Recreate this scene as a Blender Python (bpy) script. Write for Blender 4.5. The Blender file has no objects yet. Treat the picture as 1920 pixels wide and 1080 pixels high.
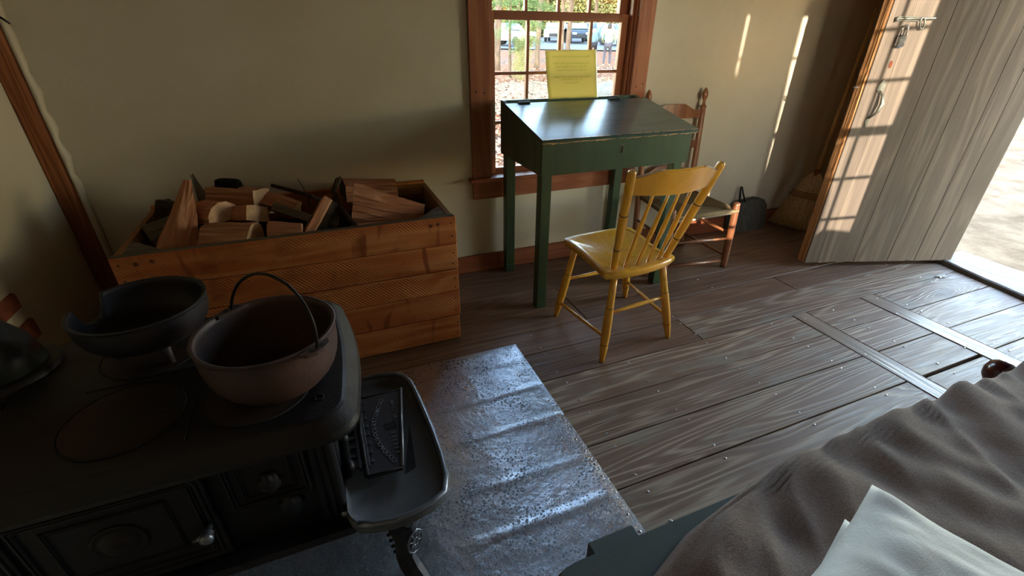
import bpy, bmesh, math, random
from mathutils import Vector, Matrix, noise as mnoise
R = math.radians
rnd = random.Random(7)
scn = bpy.context.scene
col = scn.collection

# ------------------------------------------------------------------ camera, light, exposure
cam_d = bpy.data.cameras.new('camera'); cam = bpy.data.objects.new('camera', cam_d); col.objects.link(cam)
scn.camera = cam
cam_d.sensor_width = 36.0; cam_d.sensor_fit = 'HORIZONTAL'
cam_d.lens = 863.72 / 1920 * 36.0
cam_d.clip_start = 0.02; cam_d.clip_end = 1500
PIT, YAW, ROL = R(28.719), R(22.261), R(0.537)
Fv = Vector((math.sin(YAW)*math.cos(PIT), math.cos(YAW)*math.cos(PIT), -math.sin(PIT)))
r0 = Vector((math.cos(YAW), -math.sin(YAW), 0)); u0 = r0.cross(Fv)
rv = math.cos(ROL)*r0 + math.sin(ROL)*u0; uv_ = -math.sin(ROL)*r0 + math.cos(ROL)*u0
cam.matrix_world = Matrix(((rv.x, uv_.x, -Fv.x, 0), (rv.y, uv_.y, -Fv.y, 0), (rv.z, uv_.z, -Fv.z, 1.3), (0, 0, 0, 1)))

world = bpy.data.worlds.new('sky'); scn.world = world; world.use_nodes = True
wn = world.node_tree; wn.nodes.clear()
wo = wn.nodes.new('ShaderNodeOutputWorld'); wb = wn.nodes.new('ShaderNodeBackground')
sky = wn.nodes.new('ShaderNodeTexSky'); sky.sky_type = 'NISHITA'; sky.sun_disc = False
sky.sun_elevation = R(16); sky.sun_rotation = R(204.7); sky.air_density = 1.0; sky.dust_density = 0.1; sky.ozone_density = 1.0
wb.inputs['Strength'].default_value = 1.35
tint = wn.nodes.new('ShaderNodeMix'); tint.data_type = 'RGBA'; tint.blend_type = 'MULTIPLY'; tint.inputs[0].default_value = 1.0
tint.inputs[7].default_value = (1.14, 1.0, .88, 1)          # warm white balance put into the sky colour
wn.links.new(sky.outputs[0], tint.inputs[6]); wn.links.new(tint.outputs[2], wb.inputs[0]); wn.links.new(wb.outputs[0], wo.inputs[0])

SUN_DIR = Vector((0.46, 1.0, -0.225)).normalized()
sd = bpy.data.lights.new('sun', 'SUN'); sun = bpy.data.objects.new('sun', sd); col.objects.link(sun)
sd.energy = 3.6; sd.angle = R(0.4); sd.color = (1.0, 0.86, 0.69)
sun.rotation_euler = SUN_DIR.to_track_quat('-Z', 'Y').to_euler(); sun.location = (-4, -9, 6)

scn.view_settings.view_transform = 'Standard'; scn.view_settings.look = 'None'
scn.view_settings.gamma = 1.0; scn.view_settings.use_curve_mapping = False
scn.view_settings.exposure = 2.08
scn.cycles.use_denoising = True
scn.cycles.max_bounces = 10; scn.cycles.diffuse_bounces = 6; scn.cycles.transparent_max_bounces = 16
scn.cycles.caustics_reflective = False; scn.cycles.caustics_refractive = False

def portal(loc, rot, sx, sy):
    l = bpy.data.lights.new('portal', 'AREA'); o = bpy.data.objects.new('portal', l); col.objects.link(o)
    l.shape = 'RECTANGLE'; l.size = sx; l.size_y = sy; l.cycles.is_portal = True
    o.location = loc; o.rotation_euler = rot
portal((1.32, 2.66, 1.38), (R(-90), 0, 0), 0.92, 1.62)      # window behind the desk, light travels -Y
portal((1.415, -0.76, 1.38), (R(90), 0, 0), 1.10, 1.62)       # opposite window, +Y
portal((3.9, 1.0, 1.0), (0, R(90), 0), 2.0, 0.95)           # doorway, -X

# ------------------------------------------------------------------ helpers
def S(r, g, b):
    f = lambda c: ((c/255)/12.92) if c/255 <= 0.04045 else (((c/255)+0.055)/1.055)**2.4
    return (f(r), f(g), f(b), 1.0)

class MB:
    def __init__(s): s.v = []; s.f = []; s.sm = []
    def add(s, vs, fs, smooth=False):
        o = len(s.v); s.v += [Vector(v) for v in vs]
        for f in fs: s.f.append(tuple(i+o for i in f)); s.sm.append(smooth)
        return s
    def box(s, x0, y0, z0, x1, y1, z1, bev=0.0, M=None):
        if bev <= 0:
            vs = [(x, y, z) for x in (x0, x1) for y in (y0, y1) for z in (z0, z1)]
            fs = [(0, 1, 3, 2), (4, 6, 7, 5), (0, 4, 5, 1), (2, 3, 7, 6), (0, 2, 6, 4), (1, 5, 7, 3)]
        else:
            bm = bmesh.new(); bmesh.ops.create_cube(bm, size=1.0)
            for v in bm.verts:
                v.co = Vector((x0+(v.co.x+.5)*(x1-x0), y0+(v.co.y+.5)*(y1-y0), z0+(v.co.z+.5)*(z1-z0)))
            bmesh.ops.bevel(bm, geom=bm.edges[:], offset=bev, segments=1, affect='EDGES', profile=0.5)
            bm.verts.ensure_lookup_table()
            vs = [v.co.copy() for v in bm.verts]; fs = [[v.index for v in f.verts] for f in bm.faces]; bm.free()
        if M: vs = [M @ Vector(v) for v in vs]
        return s.add(vs, fs)
    def tube(s, pts, rad, n=10, cap=True, smooth=True, flat=1.0):
        pts = [Vector(p) for p in pts]
        rads = rad if isinstance(rad, (list, tuple)) else [rad]*len(pts)
        vs = []; up = None
        for i, p in enumerate(pts):
            t = (pts[min(i+1, len(pts)-1)] - pts[max(i-1, 0)]).normalized()
            if up is None:
                a = Vector((0, 0, 1)) if abs(t.z) < .9 else Vector((1, 0, 0)); up = (a - a.dot(t)*t).normalized()
            else:
                up = (up - up.dot(t)*t).normalized()
            sd_ = t.cross(up)
            for k in range(n):
                a = 2*math.pi*k/n; vs.append(p + rads[i]*(math.cos(a)*up*flat + math.sin(a)*sd_))
        fs = []
        m = len(pts)
        for i in range(m-1):
            for k in range(n):
                fs.append((i*n+k, i*n+(k+1) % n, (i+1)*n+(k+1) % n, (i+1)*n+k))
        s.add(vs, fs, smooth)
        if cap:
            o = len(s.v)-len(vs)
            s.f.append(tuple(o+k for k in reversed(range(n)))); s.sm.append(False)
            s.f.append(tuple(o+(m-1)*n+k for k in range(n))); s.sm.append(False)
        return s
    def lathe(s, prof, n=24, M=None, smooth=True, cap=True):
        # prof: list of (r, z) in local frame around z
        vs = []
        for r, z in prof:
            for k in range(n):
                a = 2*math.pi*k/n; vs.append(Vector((r*math.cos(a), r*math.sin(a), z)))
        if M: vs = [M @ v for v in vs]
        fs = [(i*n+k, i*n+(k+1) % n, (i+1)*n+(k+1) % n, (i+1)*n+k) for i in range(len(prof)-1) for k in range(n)]
        s.add(vs, fs, smooth)
        if cap:
            o = len(s.v)-len(vs)
            s.f.append(tuple(o+k for k in reversed(range(n)))); s.sm.append(False)
            s.f.append(tuple(o+(len(prof)-1)*n+k for k in range(n))); s.sm.append(False)
        return s
    def prism(s, poly, vec, smooth=False):
        n = len(poly); vec = Vector(vec)
        vs = [Vector(p) for p in poly] + [Vector(p)+vec for p in poly]
        fs = [tuple(reversed(range(n))), tuple(range(n, 2*n))] + [(k, (k+1) % n, (k+1) % n+n, k+n) for k in range(n)]
        return s.add(vs, fs, smooth)
    def loft(s, rings, cap0=True, cap1=True, smooth=True):
        n = len(rings[0]); vs = [Vector(p) for r in rings for p in r]
        fs = [(i*n+k, i*n+(k+1) % n, (i+1)*n+(k+1) % n, (i+1)*n+k) for i in range(len(rings)-1) for k in range(n)]
        s.add(vs, fs, smooth)
        o = len(s.v)-len(vs)
        if cap0: s.f.append(tuple(o+k for k in reversed(range(n)))); s.sm.append(False)
        if cap1: s.f.append(tuple(o+(len(rings)-1)*n+k for k in range(n))); s.sm.append(False)
        return s
    def mesh(s, name, off=Vector((0, 0, 0)), recalc=True):
        me = bpy.data.meshes.new(name)
        me.from_pydata([v-off for v in s.v], [], s.f)
        for p, q in zip(me.polygons, s.sm): p.use_smooth = q
        if recalc:
            bm = bmesh.new(); bm.from_mesh(me); bmesh.ops.recalc_face_normals(bm, faces=bm.faces[:]); bm.to_mesh(me); bm.free()
        me.update(); return me
    def build(s, name, mat, parent=None, recalc=True, origin=None):
        w = wloc(parent)
        if origin is None: origin = w
        origin = Vector(origin)
        me = s.mesh(name, origin, recalc)
        o = bpy.data.objects.new(name, me); col.objects.link(o)
        me.materials.append(mat)
        if parent: o.parent = parent
        o.location = origin - w
        return o

def wloc(o):
    v = Vector((0, 0, 0))
    while o: v += o.location; o = o.parent
    return v
def tag(o, label=None, cat=None, group=None, kind=None):
    if label: o['label'] = label
    if cat: o['category'] = cat
    if group: o['group'] = group
    if kind: o['kind'] = kind
    return o
def thing(name, label, cat, loc=(0, 0, 0), group=None):
    o = bpy.data.objects.new(name, None); col.objects.link(o); o.location = loc; o.empty_display_size = .05
    return tag(o, label, cat, group)
def inst(name, me, parent=None, loc=(0, 0, 0), rot=(0, 0, 0), sc=(1, 1, 1)):
    o = bpy.data.objects.new(name, me); col.objects.link(o)
    if parent: o.parent = parent
    o.location = Vector(loc) - wloc(parent); o.rotation_euler = rot; o.scale = sc
    return o
def copy_tree(o, parent=None):
    c = o.copy(); col.objects.link(c); c.parent = parent
    for ch in [x for x in o.children]: copy_tree(ch, c)
    return c

# ------------------------------------------------------------------ material helpers
class NT:
    def __init__(s, name):
        s.m = bpy.data.materials.new(name); s.m.use_nodes = True; s.t = s.m.node_tree; s.t.nodes.clear()
        s.out = s.n('ShaderNodeOutputMaterial')
    def n(s, typ, **kw):
        x = s.t.nodes.new(typ)
        for k, v in kw.items(): setattr(x, k, v)
        return x
    def l(s, a, b): s.t.links.new(a, b)
    def math(s, op, a, b=None, c=None, clamp=False):
        x = s.n('ShaderNodeMath', operation=op); x.use_clamp = clamp
        for i, q in enumerate((a, b, c)):
            if q is None: continue
            if isinstance(q, (int, float)): x.inputs[i].default_value = q
            else: s.l(q, x.inputs[i])
        return x.outputs[0]
    def mix(s, fac, a, b, typ='MIX'):
        x = s.n('ShaderNodeMix', data_type='RGBA', blend_type=typ)
        for i, q in ((0, fac), (6, a), (7, b)):
            if isinstance(q, (int, float)): x.inputs[i].default_value = q
            elif isinstance(q, (tuple, list)): x.inputs[i].default_value = q
            else: s.l(q, x.inputs[i])
        return x.outputs[2]
    def noise(s, vec, scale, detail=4, rough=.55, dist=0.0):
        x = s.n('ShaderNodeTexNoise'); x.inputs['Scale'].default_value = scale; x.inputs['Detail'].default_value = detail
        x.inputs['Roughness'].default_value = rough; x.inputs['Distortion'].default_value = dist
        if vec is not None: s.l(vec, x.inputs['Vector'])
        return x.outputs['Fac']
    def voro(s, vec, scale, feat='F1', out='Distance', rand=1.0):
        x = s.n('ShaderNodeTexVoronoi', feature=feat); x.inputs['Scale'].default_value = scale
        x.inputs['Randomness'].default_value = rand
        s.l(vec, x.inputs['Vector']); return x.outputs[out]
    def ramp(s, fac, stops):
        x = s.n('ShaderNodeValToRGB'); e = x.color_ramp.elements
        while len(e) < len(stops): e.new(.5)
        for q, (p, c) in zip(e, stops):
            q.position = p; q.color = c if isinstance(c, (tuple, list)) else (c, c, c, 1)
        s.l(fac, x.inputs[0]); return x.outputs[0]
    def obj(s): return s.n('ShaderNodeTexCoord').outputs['Object']
    def rndv(s): return s.n('ShaderNodeObjectInfo').outputs['Random']
    def mapr(s, v, a, b, c, d):
        x = s.n('ShaderNodeMapRange'); s.l(v, x.inputs[0])
        for i, q in enumerate((a, b, c, d)): x.inputs[i+1].default_value = q
        return x.outputs[0]
    def scale(s, v, sc, off=None):
        x = s.n('ShaderNodeMapping'); s.l(v, x.inputs['Vector']); x.inputs['Scale'].default_value = sc
        if off: x.inputs['Location'].default_value = off
        return x.outputs[0]
    def bump(s, h, strength=.3, dist=.01, nrm=None):
        x = s.n('ShaderNodeBump'); x.inputs['Strength'].default_value = strength; x.inputs['Distance'].default_value = dist
        s.l(h, x.inputs['Height'])
        if nrm is not None: s.l(nrm, x.inputs['Normal'])
        return x.outputs[0]
    def bsdf(s, color, rough=.6, metal=0.0, bump=None, spec=.5, coat=0.0, coatr=.1, sheen=0.0):
        b = s.n('ShaderNodeBsdfPrincipled')
        for nm, q in (('Base Color', color), ('Roughness', rough), ('Metallic', metal), ('Specular IOR Level', spec), ('Coat Weight', coat), ('Coat Roughness', coatr), ('Sheen Weight', sheen)):
            if isinstance(q, (int, float, tuple, list)): b.inputs[nm].default_value = q
            else: s.l(q, b.inputs[nm])
        if bump is not None: s.l(bump, b.inputs['Normal'])
        s.l(b.outputs[0], s.out.inputs[0]); return b

def permute(nt, axes, shift=True):
    v = nt.obj(); sp = nt.n('ShaderNodeSeparateXYZ'); nt.l(v, sp.inputs[0])
    o = {'x': sp.outputs[0], 'y': sp.outputs[1], 'z': sp.outputs[2]}
    r = nt.rndv(); a, b, c = [o[k] for k in axes]
    if shift:
        a = nt.math('MULTIPLY_ADD', r, 37.3, a); b = nt.math('MULTIPLY_ADD', r, 11.7, b)
    cb = nt.n('ShaderNodeCombineXYZ'); nt.l(a, cb.inputs[0]); nt.l(b, cb.inputs[1]); nt.l(c, cb.inputs[2])
    fl = nt.n('ShaderNodeCombineXYZ'); nt.l(a, fl.inputs[0]); nt.l(b, fl.inputs[1])
    return cb.outputs[0], fl.outputs[0], r

def wood(name, dark, mid, light, axes='xyz', rings=26, across=7.0, along=.7, rough=.6, bump=.3, knot=1.0, knotcol=None,
         coat=0.0, spec=.4, var=.25, fibre=.35, saw=0.0, patch=None, knotscale=2.2, grime=0.0, bumpd=.004, kel=.5, kfreq=.30, rpow=1.6, knr=(.03, .075), streak=None):
    """axes: along, across, flat"""
    nt = NT(name); v, fl, r = permute(nt, axes)
    s1 = nt.scale(v, (along, across, across*.6))
    h = nt.noise(s1, 1.0, 3, .5, .3)
    kd = nt.voro(nt.scale(fl, (kel, 1, 1)), knotscale)
    kb = nt.mapr(kd, 0.0, .38, 1.0, 0.0)
    kb = nt.math('POWER', kb, 2.0)
    H = nt.math('MULTIPLY_ADD', kb, kfreq*knot, h)
    ring = nt.math('SINE', nt.math('MULTIPLY', H, rings*6.283))
    ring = nt.mapr(ring, -1, 1, 0, 1)
    ring = nt.math('POWER', ring, rpow)
    fb = nt.noise(nt.scale(v, (3.0, 150, 150)), 1.0, 2, .6)
    c = nt.mix(ring, mid, light)
    c = nt.mix(nt.math('MULTIPLY', nt.mapr(fb, .35, .65, 1, 0), fibre), c, dark)
    big = nt.noise(nt.scale(v, (1.2, 3, 3)), 1.0, 3, .5)
    c = nt.mix(nt.mapr(big, .35, .7, 0, .55), c, nt.mix(.5, mid, dark))
    if knot > 0:
        kc = knotcol or dark
        kn = nt.mapr(kd, knr[0], knr[1], 1, 0)
        kn = nt.math('MULTIPLY', kn, .85, clamp=True)
        c = nt.mix(kn, c, kc)
    if streak:
        stn = nt.noise(nt.scale(v, (9.0, 2.2, 2.2)), 1.0, 3, .5, 1.2)
        c = nt.mix(nt.mapr(stn, .62, .70, 0, .75), c, streak)
    if patch:
        pn = nt.noise(nt.scale(v, (2.0, 5, 5)), 1.7, 5, .65)
        c = nt.mix(nt.mapr(pn, .5, .68, 0, patch[1]), c, patch[0])
    if grime > 0:
        gz = nt.noise(nt.scale(nt.obj(), (2, 2, 2)), 3.0, 6, .7)
        c = nt.mix(nt.mapr(gz, .5, .75, 0, grime), c, dark)
    br = nt.mapr(r, 0, 1, 1-var, 1+var)
    cc = nt.n('ShaderNodeVectorMath', operation='SCALE'); nt.l(c, cc.inputs[0]); nt.l(br, cc.inputs['Scale'])
    hh = nt.math('MULTIPLY_ADD', fb, .5, ring)
    if saw > 0:
        w = nt.n('ShaderNodeTexWave', wave_type='BANDS', bands_direction='DIAGONAL'); w.inputs['Scale'].default_value = 42
        w.inputs['Distortion'].default_value = 1.2; w.inputs['Detail'].default_value = 1; nt.l(fl, w.inputs['Vector'])
        msk = nt.mapr(nt.noise(nt.scale(fl, (1.3, 3, 1)), 2.0, 2), .42, .6, 0, 1)
        sw = nt.math('MULTIPLY', w.outputs['Fac'], msk)
        hh = nt.math('MULTIPLY_ADD', sw, 1.2, hh)
        c2 = nt.mix(nt.math('MULTIPLY', sw, saw), cc.outputs[0], light)
        colr = c2
    else:
        colr = cc.outputs[0]
    nb = nt.bump(hh, bump, bumpd)
    rg = nt.mapr(fb, .3, .7, max(.05, rough-.1), min(1, rough+.12))
    nt.bsdf(colr, rg, 0, nb, spec, coat, .25)
    return nt.m

def simple(name, c, rough=.6, metal=0.0, nscale=20, nvar=.25, bump=.15, bumpd=.003, spec=.5, coat=0.0, c2=None, sheen=0.0, coatr=.1):
    nt = NT(name); v = nt.obj(); n1 = nt.noise(v, nscale, 5, .6)
    c2 = c2 or tuple([x*(1-nvar) for x in c[:3]]+[1])
    cc = nt.mix(nt.mapr(n1, .35, .65, 0, 1), c, c2)
    nt.bsdf(cc, nt.mapr(n1, .3, .7, max(.03, rough-.07), min(1, rough+.07)), metal, nt.bump(nt.noise(v, nscale*4, 4, .6), bump, bumpd) if bump else None, spec, coat, coatr, sheen)
    return nt.m

# ---- materials
def plaster_mat():
    nt = NT('plaster'); v = nt.obj()
    n1 = nt.noise(v, 1.6, 5, .6); n2 = nt.noise(v, 9, 6, .7); n3 = nt.noise(v, 60, 4, .6)
    c = nt.mix(nt.mapr(n1, .35, .68, 0, 1), S(206, 196, 178), S(194, 182, 160))
    c = nt.mix(nt.mapr(n2, .6, .85, 0, .25), c, S(170, 158, 134))
    h = nt.math('MULTIPLY_ADD', n3, .25, n2)
    nt.bsdf(c, .85, 0, nt.bump(h, .22, .005), .25); return nt.m
M_plaster = plaster_mat()
M_floor = wood('floorboards', S(92, 66, 52), S(142, 114, 94), S(206, 184, 158), 'xyz', 26, 4.6, .27, .56, .3, .9, S(84, 50, 38), 0.0, .5, .12, .5, patch=(S(150, 146, 132), .6), knotscale=1.9, rpow=2.6, knr=(.04, .13), kfreq=.22)
M_floor_warm = wood('floorboards_worn_brown', S(72, 50, 40), S(128, 98, 80), S(152, 122, 100), 'xyz', 16, 4.5, .27, .48, .25, .5, S(70, 40, 30), 0.0, .5, .14, .35, knotscale=1.9)
M_strip = wood('floor_strip_wood', S(104, 88, 76), S(148, 130, 114), S(166, 150, 132), 'yxz', 8, 9, .5, .42, .2, 0, None, 0, .5, .05, .3)
M_box = wood('pine_box_boards', S(110, 50, 24), S(186, 104, 56), S(216, 146, 90), 'xzy', 7, 4.5, .5, .6, .35, 1.0, S(84, 34, 20), 0.0, .35, .16, .25, saw=.5, knotscale=2.4, grime=.75, knr=(.05, .16), kel=1.2, streak=S(112, 48, 24))
M_trim = wood('stained_pine_trim', S(84, 40, 22), S(146, 80, 50), S(168, 102, 68), 'xzy', 6, 6, .5, .5, .15, .7, S(52, 22, 12), 0.1, .4, .1, .2, knotscale=2.6)
M_trimv = wood('stained_pine_trim_upright', S(84, 40, 22), S(148, 82, 50), S(170, 104, 68), 'zxy', 6, 6, .5, .5, .15, .7, S(52, 22, 12), 0.1, .4, .1, .2, knotscale=2.6)
M_post = wood('rough_corner_post', S(70, 36, 20), S(138, 82, 50), S(160, 100, 62), 'zxy', 10, 8, .6, .7, .4, .6, S(50, 25, 15), 0, .3, .1, .3)
M_door = wood('weathered_door_boards', S(70, 60, 54), S(110, 97, 88), S(130, 115, 103), 'zxy', 7, 5, .5, .7, .25, .35, S(80, 66, 56), 0, .3, .08, .4, knotscale=1.7)
M_door_edge = wood('door_edge_wood', S(110, 66, 34), S(180, 128, 84), S(206, 156, 108), 'zyx', 8, 10, .5, .7, .3, 0, None, 0, .3, .1, .3)
M_threshold = wood('worn_threshold_wood', S(70, 60, 52), S(112, 104, 96), S(134, 126, 116), 'yxz', 9, 8, .5, .6, .3, .4, None, 0, .4, .05, .3)
M_split = wood('split_firewood', S(112, 66, 48), S(186, 128, 98), S(214, 164, 132), 'xyz', 7, 12, .8, .8, .8, 0, None, 0, .2, .2, .45, bumpd=.01)
M_split_grey = wood('grey_firewood', S(60, 52, 48), S(112, 102, 94), S(132, 122, 112), 'xyz', 7, 12, .8, .85, .7, 0, None, 0, .2, .2, .4, bumpd=.01)
M_endgrain = simple('firewood_end_grain', S(222, 184, 150), .85, 0, 18, .3, .5, .006, .2)
M_bark = simple('bark', S(72, 58, 46), .9, 0, 30, .55, 1.0, .015, .2)
M_moss = simple('dark_mossy_bark', S(44, 40, 26), .95, 0, 60, .5, 1.0, .02, .1)
M_yellow = None
def painted(name, c, c_dark, wearcol, rough=.35, coat=.35, axes='zxy', wear=None, bump=.12):
    nt = NT(name); v, fl, r = permute(nt, axes)
    n1 = nt.noise(nt.scale(v, (2, 9, 9)), 1.4, 5, .6); n2 = nt.noise(v, 34, 5, .7); n3 = nt.noise(nt.scale(v, (3, 90, 90)), 1, 2, .6)
    cc = nt.mix(nt.mapr(n1, .35, .7, 0, 1), c, c_dark)
    cc = nt.mix(nt.mapr(n2, .68, .74, 0, .8), cc, wearcol)
    if wear:
        sp = nt.n('ShaderNodeSeparateXYZ'); g = nt.n('ShaderNodeNewGeometry'); nt.l(g.outputs['Position'], sp.inputs[0])
        ax = {'x': 0, 'y': 1, 'z': 2}
        for a, z0, wd in wear:
            d = nt.math('ABSOLUTE', nt.math('SUBTRACT', sp.outputs[ax[a]], z0))
            edge = nt.math('MULTIPLY', nt.mapr(nt.noise(v, 14, 4, .7), .4, .75, 0, 1), wd)
            m = nt.math('LESS_THAN', d, edge)
            cc = nt.mix(m, cc, wearcol)
    nt.bsdf(cc, nt.mapr(n1, .3, .7, rough-.06, rough+.1), 0, nt.bump(nt.math('ADD', n3, nt.math('MULTIPLY', n2, .4)), bump, .003), .5, coat, .18)
    return nt.m
M_green = painted('dark_green_paint', S(50, 74, 46), S(42, 60, 38), S(204, 164, 124), .42, .25, wear=[('z', .8715, .009)])
M_green_lifted = painted('green_paint_side_lightened', S(84, 98, 84), S(70, 82, 72), S(124, 100, 76), .45, .2)  # desk green lightened on the side boards to offset their shade
M_green_lid = painted('green_paint_lid_sheen', S(56, 82, 74), S(44, 68, 62), S(190, 150, 112), .33, .5, axes='xyz', wear=[('z', .8755, .006), ('z', .8925, .003)], bump=.2)  # lid green lightened and blued, sheen put into the base colour
M_yellow = painted('mustard_yellow_paint', S(238, 176, 58), S(222, 156, 46), S(110, 70, 30), .28, .5, axes='zxy')
M_blackring = simple('black_paint_line', S(30, 26, 20), .4, 0, 20, .2, 0)
M_bare = simple('bare_worn_wood', S(176, 150, 120), .5, 0, 30, .3, .1)
M_brown = wood('brown_stained_maple', S(70, 38, 22), S(132, 80, 50), S(156, 100, 64), 'zxy', 5, 9, .5, .35, .1, 0, None, .3, .5, .1, .3)
def rush_mat():
    nt = NT('woven_rush'); v = nt.obj(); g = nt.n('ShaderNodeNewGeometry')
    w = nt.noise(v, 240, 3, .6); w2 = nt.noise(v, 12, 3)
    c = nt.mix(w, S(164, 142, 108), S(104, 86, 64)); c = nt.mix(nt.mapr(w2, .4, .7, 0, .4), c, S(150, 130, 98))
    nt.bsdf(c, .8, 0, nt.bump(w, .5, .002), .2); return nt.m
M_rush = rush_mat()
def iron_mat(name, c, rust, rustamt, rough, metal=.6, scale=22, bump=.35):
    nt = NT(name); v = nt.obj(); n1 = nt.noise(v, 4.5, 6, .65); n2 = nt.noise(v, scale*6, 4, .6)
    cc = nt.mix(nt.mapr(n1, .42, .7, 0, rustamt), c, rust)
    nt.bsdf(cc, nt.mapr(n1, .3, .7, rough-.08, rough+.15), metal, nt.bump(n2, bump, .002), .4); return nt.m
M_stove = iron_mat('black_stove_iron', S(30, 30, 36), S(44, 30, 26), .5, .48, .5)
M_stovetop = iron_mat('stove_top_iron', S(34, 32, 35), S(52, 36, 29), .7, .5, .5)
M_lid = iron_mat('rusty_lid_iron', S(38, 30, 28), S(62, 38, 29), .9, .6, .4)
M_shelf = iron_mat('grey_hearth_iron', S(96, 96, 99), S(78, 70, 62), .5, .5, .5)
M_plate = iron_mat('letter_plate_iron', S(66, 66, 74), S(60, 52, 50), .5, .45, .5)
M_shelf_rim = iron_mat('polished_rim_iron', S(120, 124, 134), S(70, 66, 64), .4, .34, .8, bump=.15)
M_pot = iron_mat('rusty_pot_iron', S(66, 54, 54), S(104, 70, 58), .8, .55, .4)
M_pot2 = iron_mat('blackened_pot_iron', S(42, 44, 52), S(66, 46, 40), .6, .5, .5)
M_wire = simple('dark_wire', S(40, 34, 32), .5, .7, 20, .3, .1)
M_screw = simple('bright_screw_metal', S(205, 205, 210), .25, 1.0, 60, .2, 0)
M_nail = simple('bright_nail_head', S(226, 228, 232), .35, .85, 60, .2, 0)
M_blackiron = simple('black_iron', S(28, 28, 30), .45, .6, 30, .3, .2)
M_zincs = simple('galvanised_latch', S(150, 150, 140), .45, .8, 40, .3, .2)
def sheet_mat():
    nt = NT('galvanised_sheet'); v = nt.obj()
    pits = nt.voro(v, 92, 'F1'); msk = nt.noise(v, 5, 5, .65); p2 = nt.voro(v, 190, 'F1')
    pm = nt.math('LESS_THAN', pits, nt.mapr(msk, .36, .62, .12, .46))
    pm2 = nt.math('LESS_THAN', p2, nt.mapr(nt.noise(v, 9, 4), .38, .66, .10, .44))
    big = nt.noise(v, 8, 6, .7)
    c = nt.mix(nt.mapr(big, .35, .65, 0, 1), S(226, 232, 242), S(198, 208, 224))
    pit = nt.math('MAXIMUM', pm, pm2)
    c = nt.mix(nt.math('MULTIPLY', pit, .7), c, S(60, 68, 86))
    rg = nt.mapr(big, .3, .7, .25, .38)
    h = nt.math('MULTIPLY_ADD', nt.noise(v, 45, 4, .6), .35, nt.noise(v, 5, 3)); h = nt.math('MULTIPLY_ADD', pit, -.12, h)
    nt.bsdf(c, nt.math('MULTIPLY_ADD', pit, .25, rg), .93, nt.bump(h, .42, .012), .5); return nt.m
M_sheet = sheet_mat()
def blanket_mat():
    nt = NT('brown_wool'); v = nt.obj(); n1 = nt.noise(v, 420, 3, .7); n2 = nt.noise(v, 7, 4, .6)
    n3 = nt.noise(v, 90, 4, .7)
    c = nt.mix(nt.mapr(n1, .35, .7, 0, 1), S(104, 84, 74), S(154, 132, 120)); c = nt.mix(nt.mapr(n2, .4, .7, 0, .5), c, S(106, 80, 66))
    nt.bsdf(c, .95, 0, nt.bump(nt.math('ADD', n1, n3), .6, .004), .15, sheen=.4); return nt.m
M_blanket = blanket_mat()
def linen_mat():
    nt = NT('white_linen'); v = nt.obj(); n1 = nt.noise(v, 500, 2, .6); n2 = nt.noise(v, 7, 5, .6, .8)
    c = nt.mix(nt.mapr(n2, .4, .7, 0, 1), S(240, 240, 236), S(228, 228, 224))
    nt.bsdf(c, .85, 0, nt.bump(nt.math('MULTIPLY_ADD', n2, 2.0, nt.math('MULTIPLY', n1, .3)), .35, .01), .2, sheen=.2); return nt.m
M_linen = linen_mat()
M_greenbed = simple('green_bed_paint', S(68, 78, 76), .5, 0, 12, .2, .15, .003, .5, .1)
def glass_mat():
    nt = NT('window_glass'); tr = nt.n('ShaderNodeBsdfTransparent'); tr.inputs[0].default_value = (.93, .95, .94, 1)
    gl = nt.n('ShaderNodeBsdfGlossy'); gl.inputs['Roughness'].default_value = .02
    fr = nt.n('ShaderNodeFresnel'); fr.inputs[0].default_value = 1.35
    mx = nt.n('ShaderNodeMixShader'); nt.l(fr.outputs[0], mx.inputs[0]); nt.l(tr.outputs[0], mx.inputs[1]); nt.l(gl.outputs[0], mx.inputs[2])
    nt.l(mx.outputs[0], nt.out.inputs[0]); return nt.m
M_glass = glass_mat()
def paper_mat(name, c, trans):
    nt = NT(name); d = nt.n('ShaderNodeBsdfDiffuse'); d.inputs[0].default_value = c
    t = nt.n('ShaderNodeBsdfTranslucent'); t.inputs[0].default_value = c
    mx = nt.n('ShaderNodeMixShader'); mx.inputs[0].default_value = trans
    nt.l(d.outputs[0], mx.inputs[1]); nt.l(t.outputs[0], mx.inputs[2]); nt.l(mx.outputs[0], nt.out.inputs[0]); return nt.m
M_paper = paper_mat('yellow_paper', S(212, 198, 132), .42)
M_ink = paper_mat('ink_seen_through_paper', S(170, 164, 84), .5)
M_sleeve = paper_mat('clear_sleeve_edge', S(240, 240, 235), .6)
M_straw = wood('broom_straw', S(164, 138, 104), S(226, 202, 162), S(240, 222, 188), 'zxy', 6, 60, .8, .8, .6, 0, None, 0, .2, .1, .6)
M_handle = wood('broom_handle_wood', S(150, 112, 68), S(196, 158, 104), S(214, 178, 124), 'zxy', 4, 20, .5, .5, .1, 0, None, .1, .4, 0, .2)
M_twine = simple('red_brown_twine', S(150, 92, 62), .8, 0, 60, .3, .3)
M_ash = wood('scorched_grey_wood', S(40, 38, 36), S(78, 76, 72), S(104, 100, 94), 'zxy', 9, 14, .6, .75, .5, 0, None, 0, .3, 0, .5)
M_brick = simple('red_brick', S(140, 78, 58), .9, 0, 25, .35, .6, .006, .2)
M_pipe = simple('blue_grey_pipe_iron', S(64, 70, 76), .38, .6, 14, .35, .15)
M_leaf = simple('dry_oak_leaf', S(212, 200, 182), .7, 0, 50, .2, .1)
M_redwood = simple('dark_red_polished_wood', S(70, 28, 24), .25, 0, 15, .3, .05, .002, .5, .5)
M_mattress = simple('ticking_cloth', S(150, 142, 128), .9, 0, 40, .2, .1)

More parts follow.
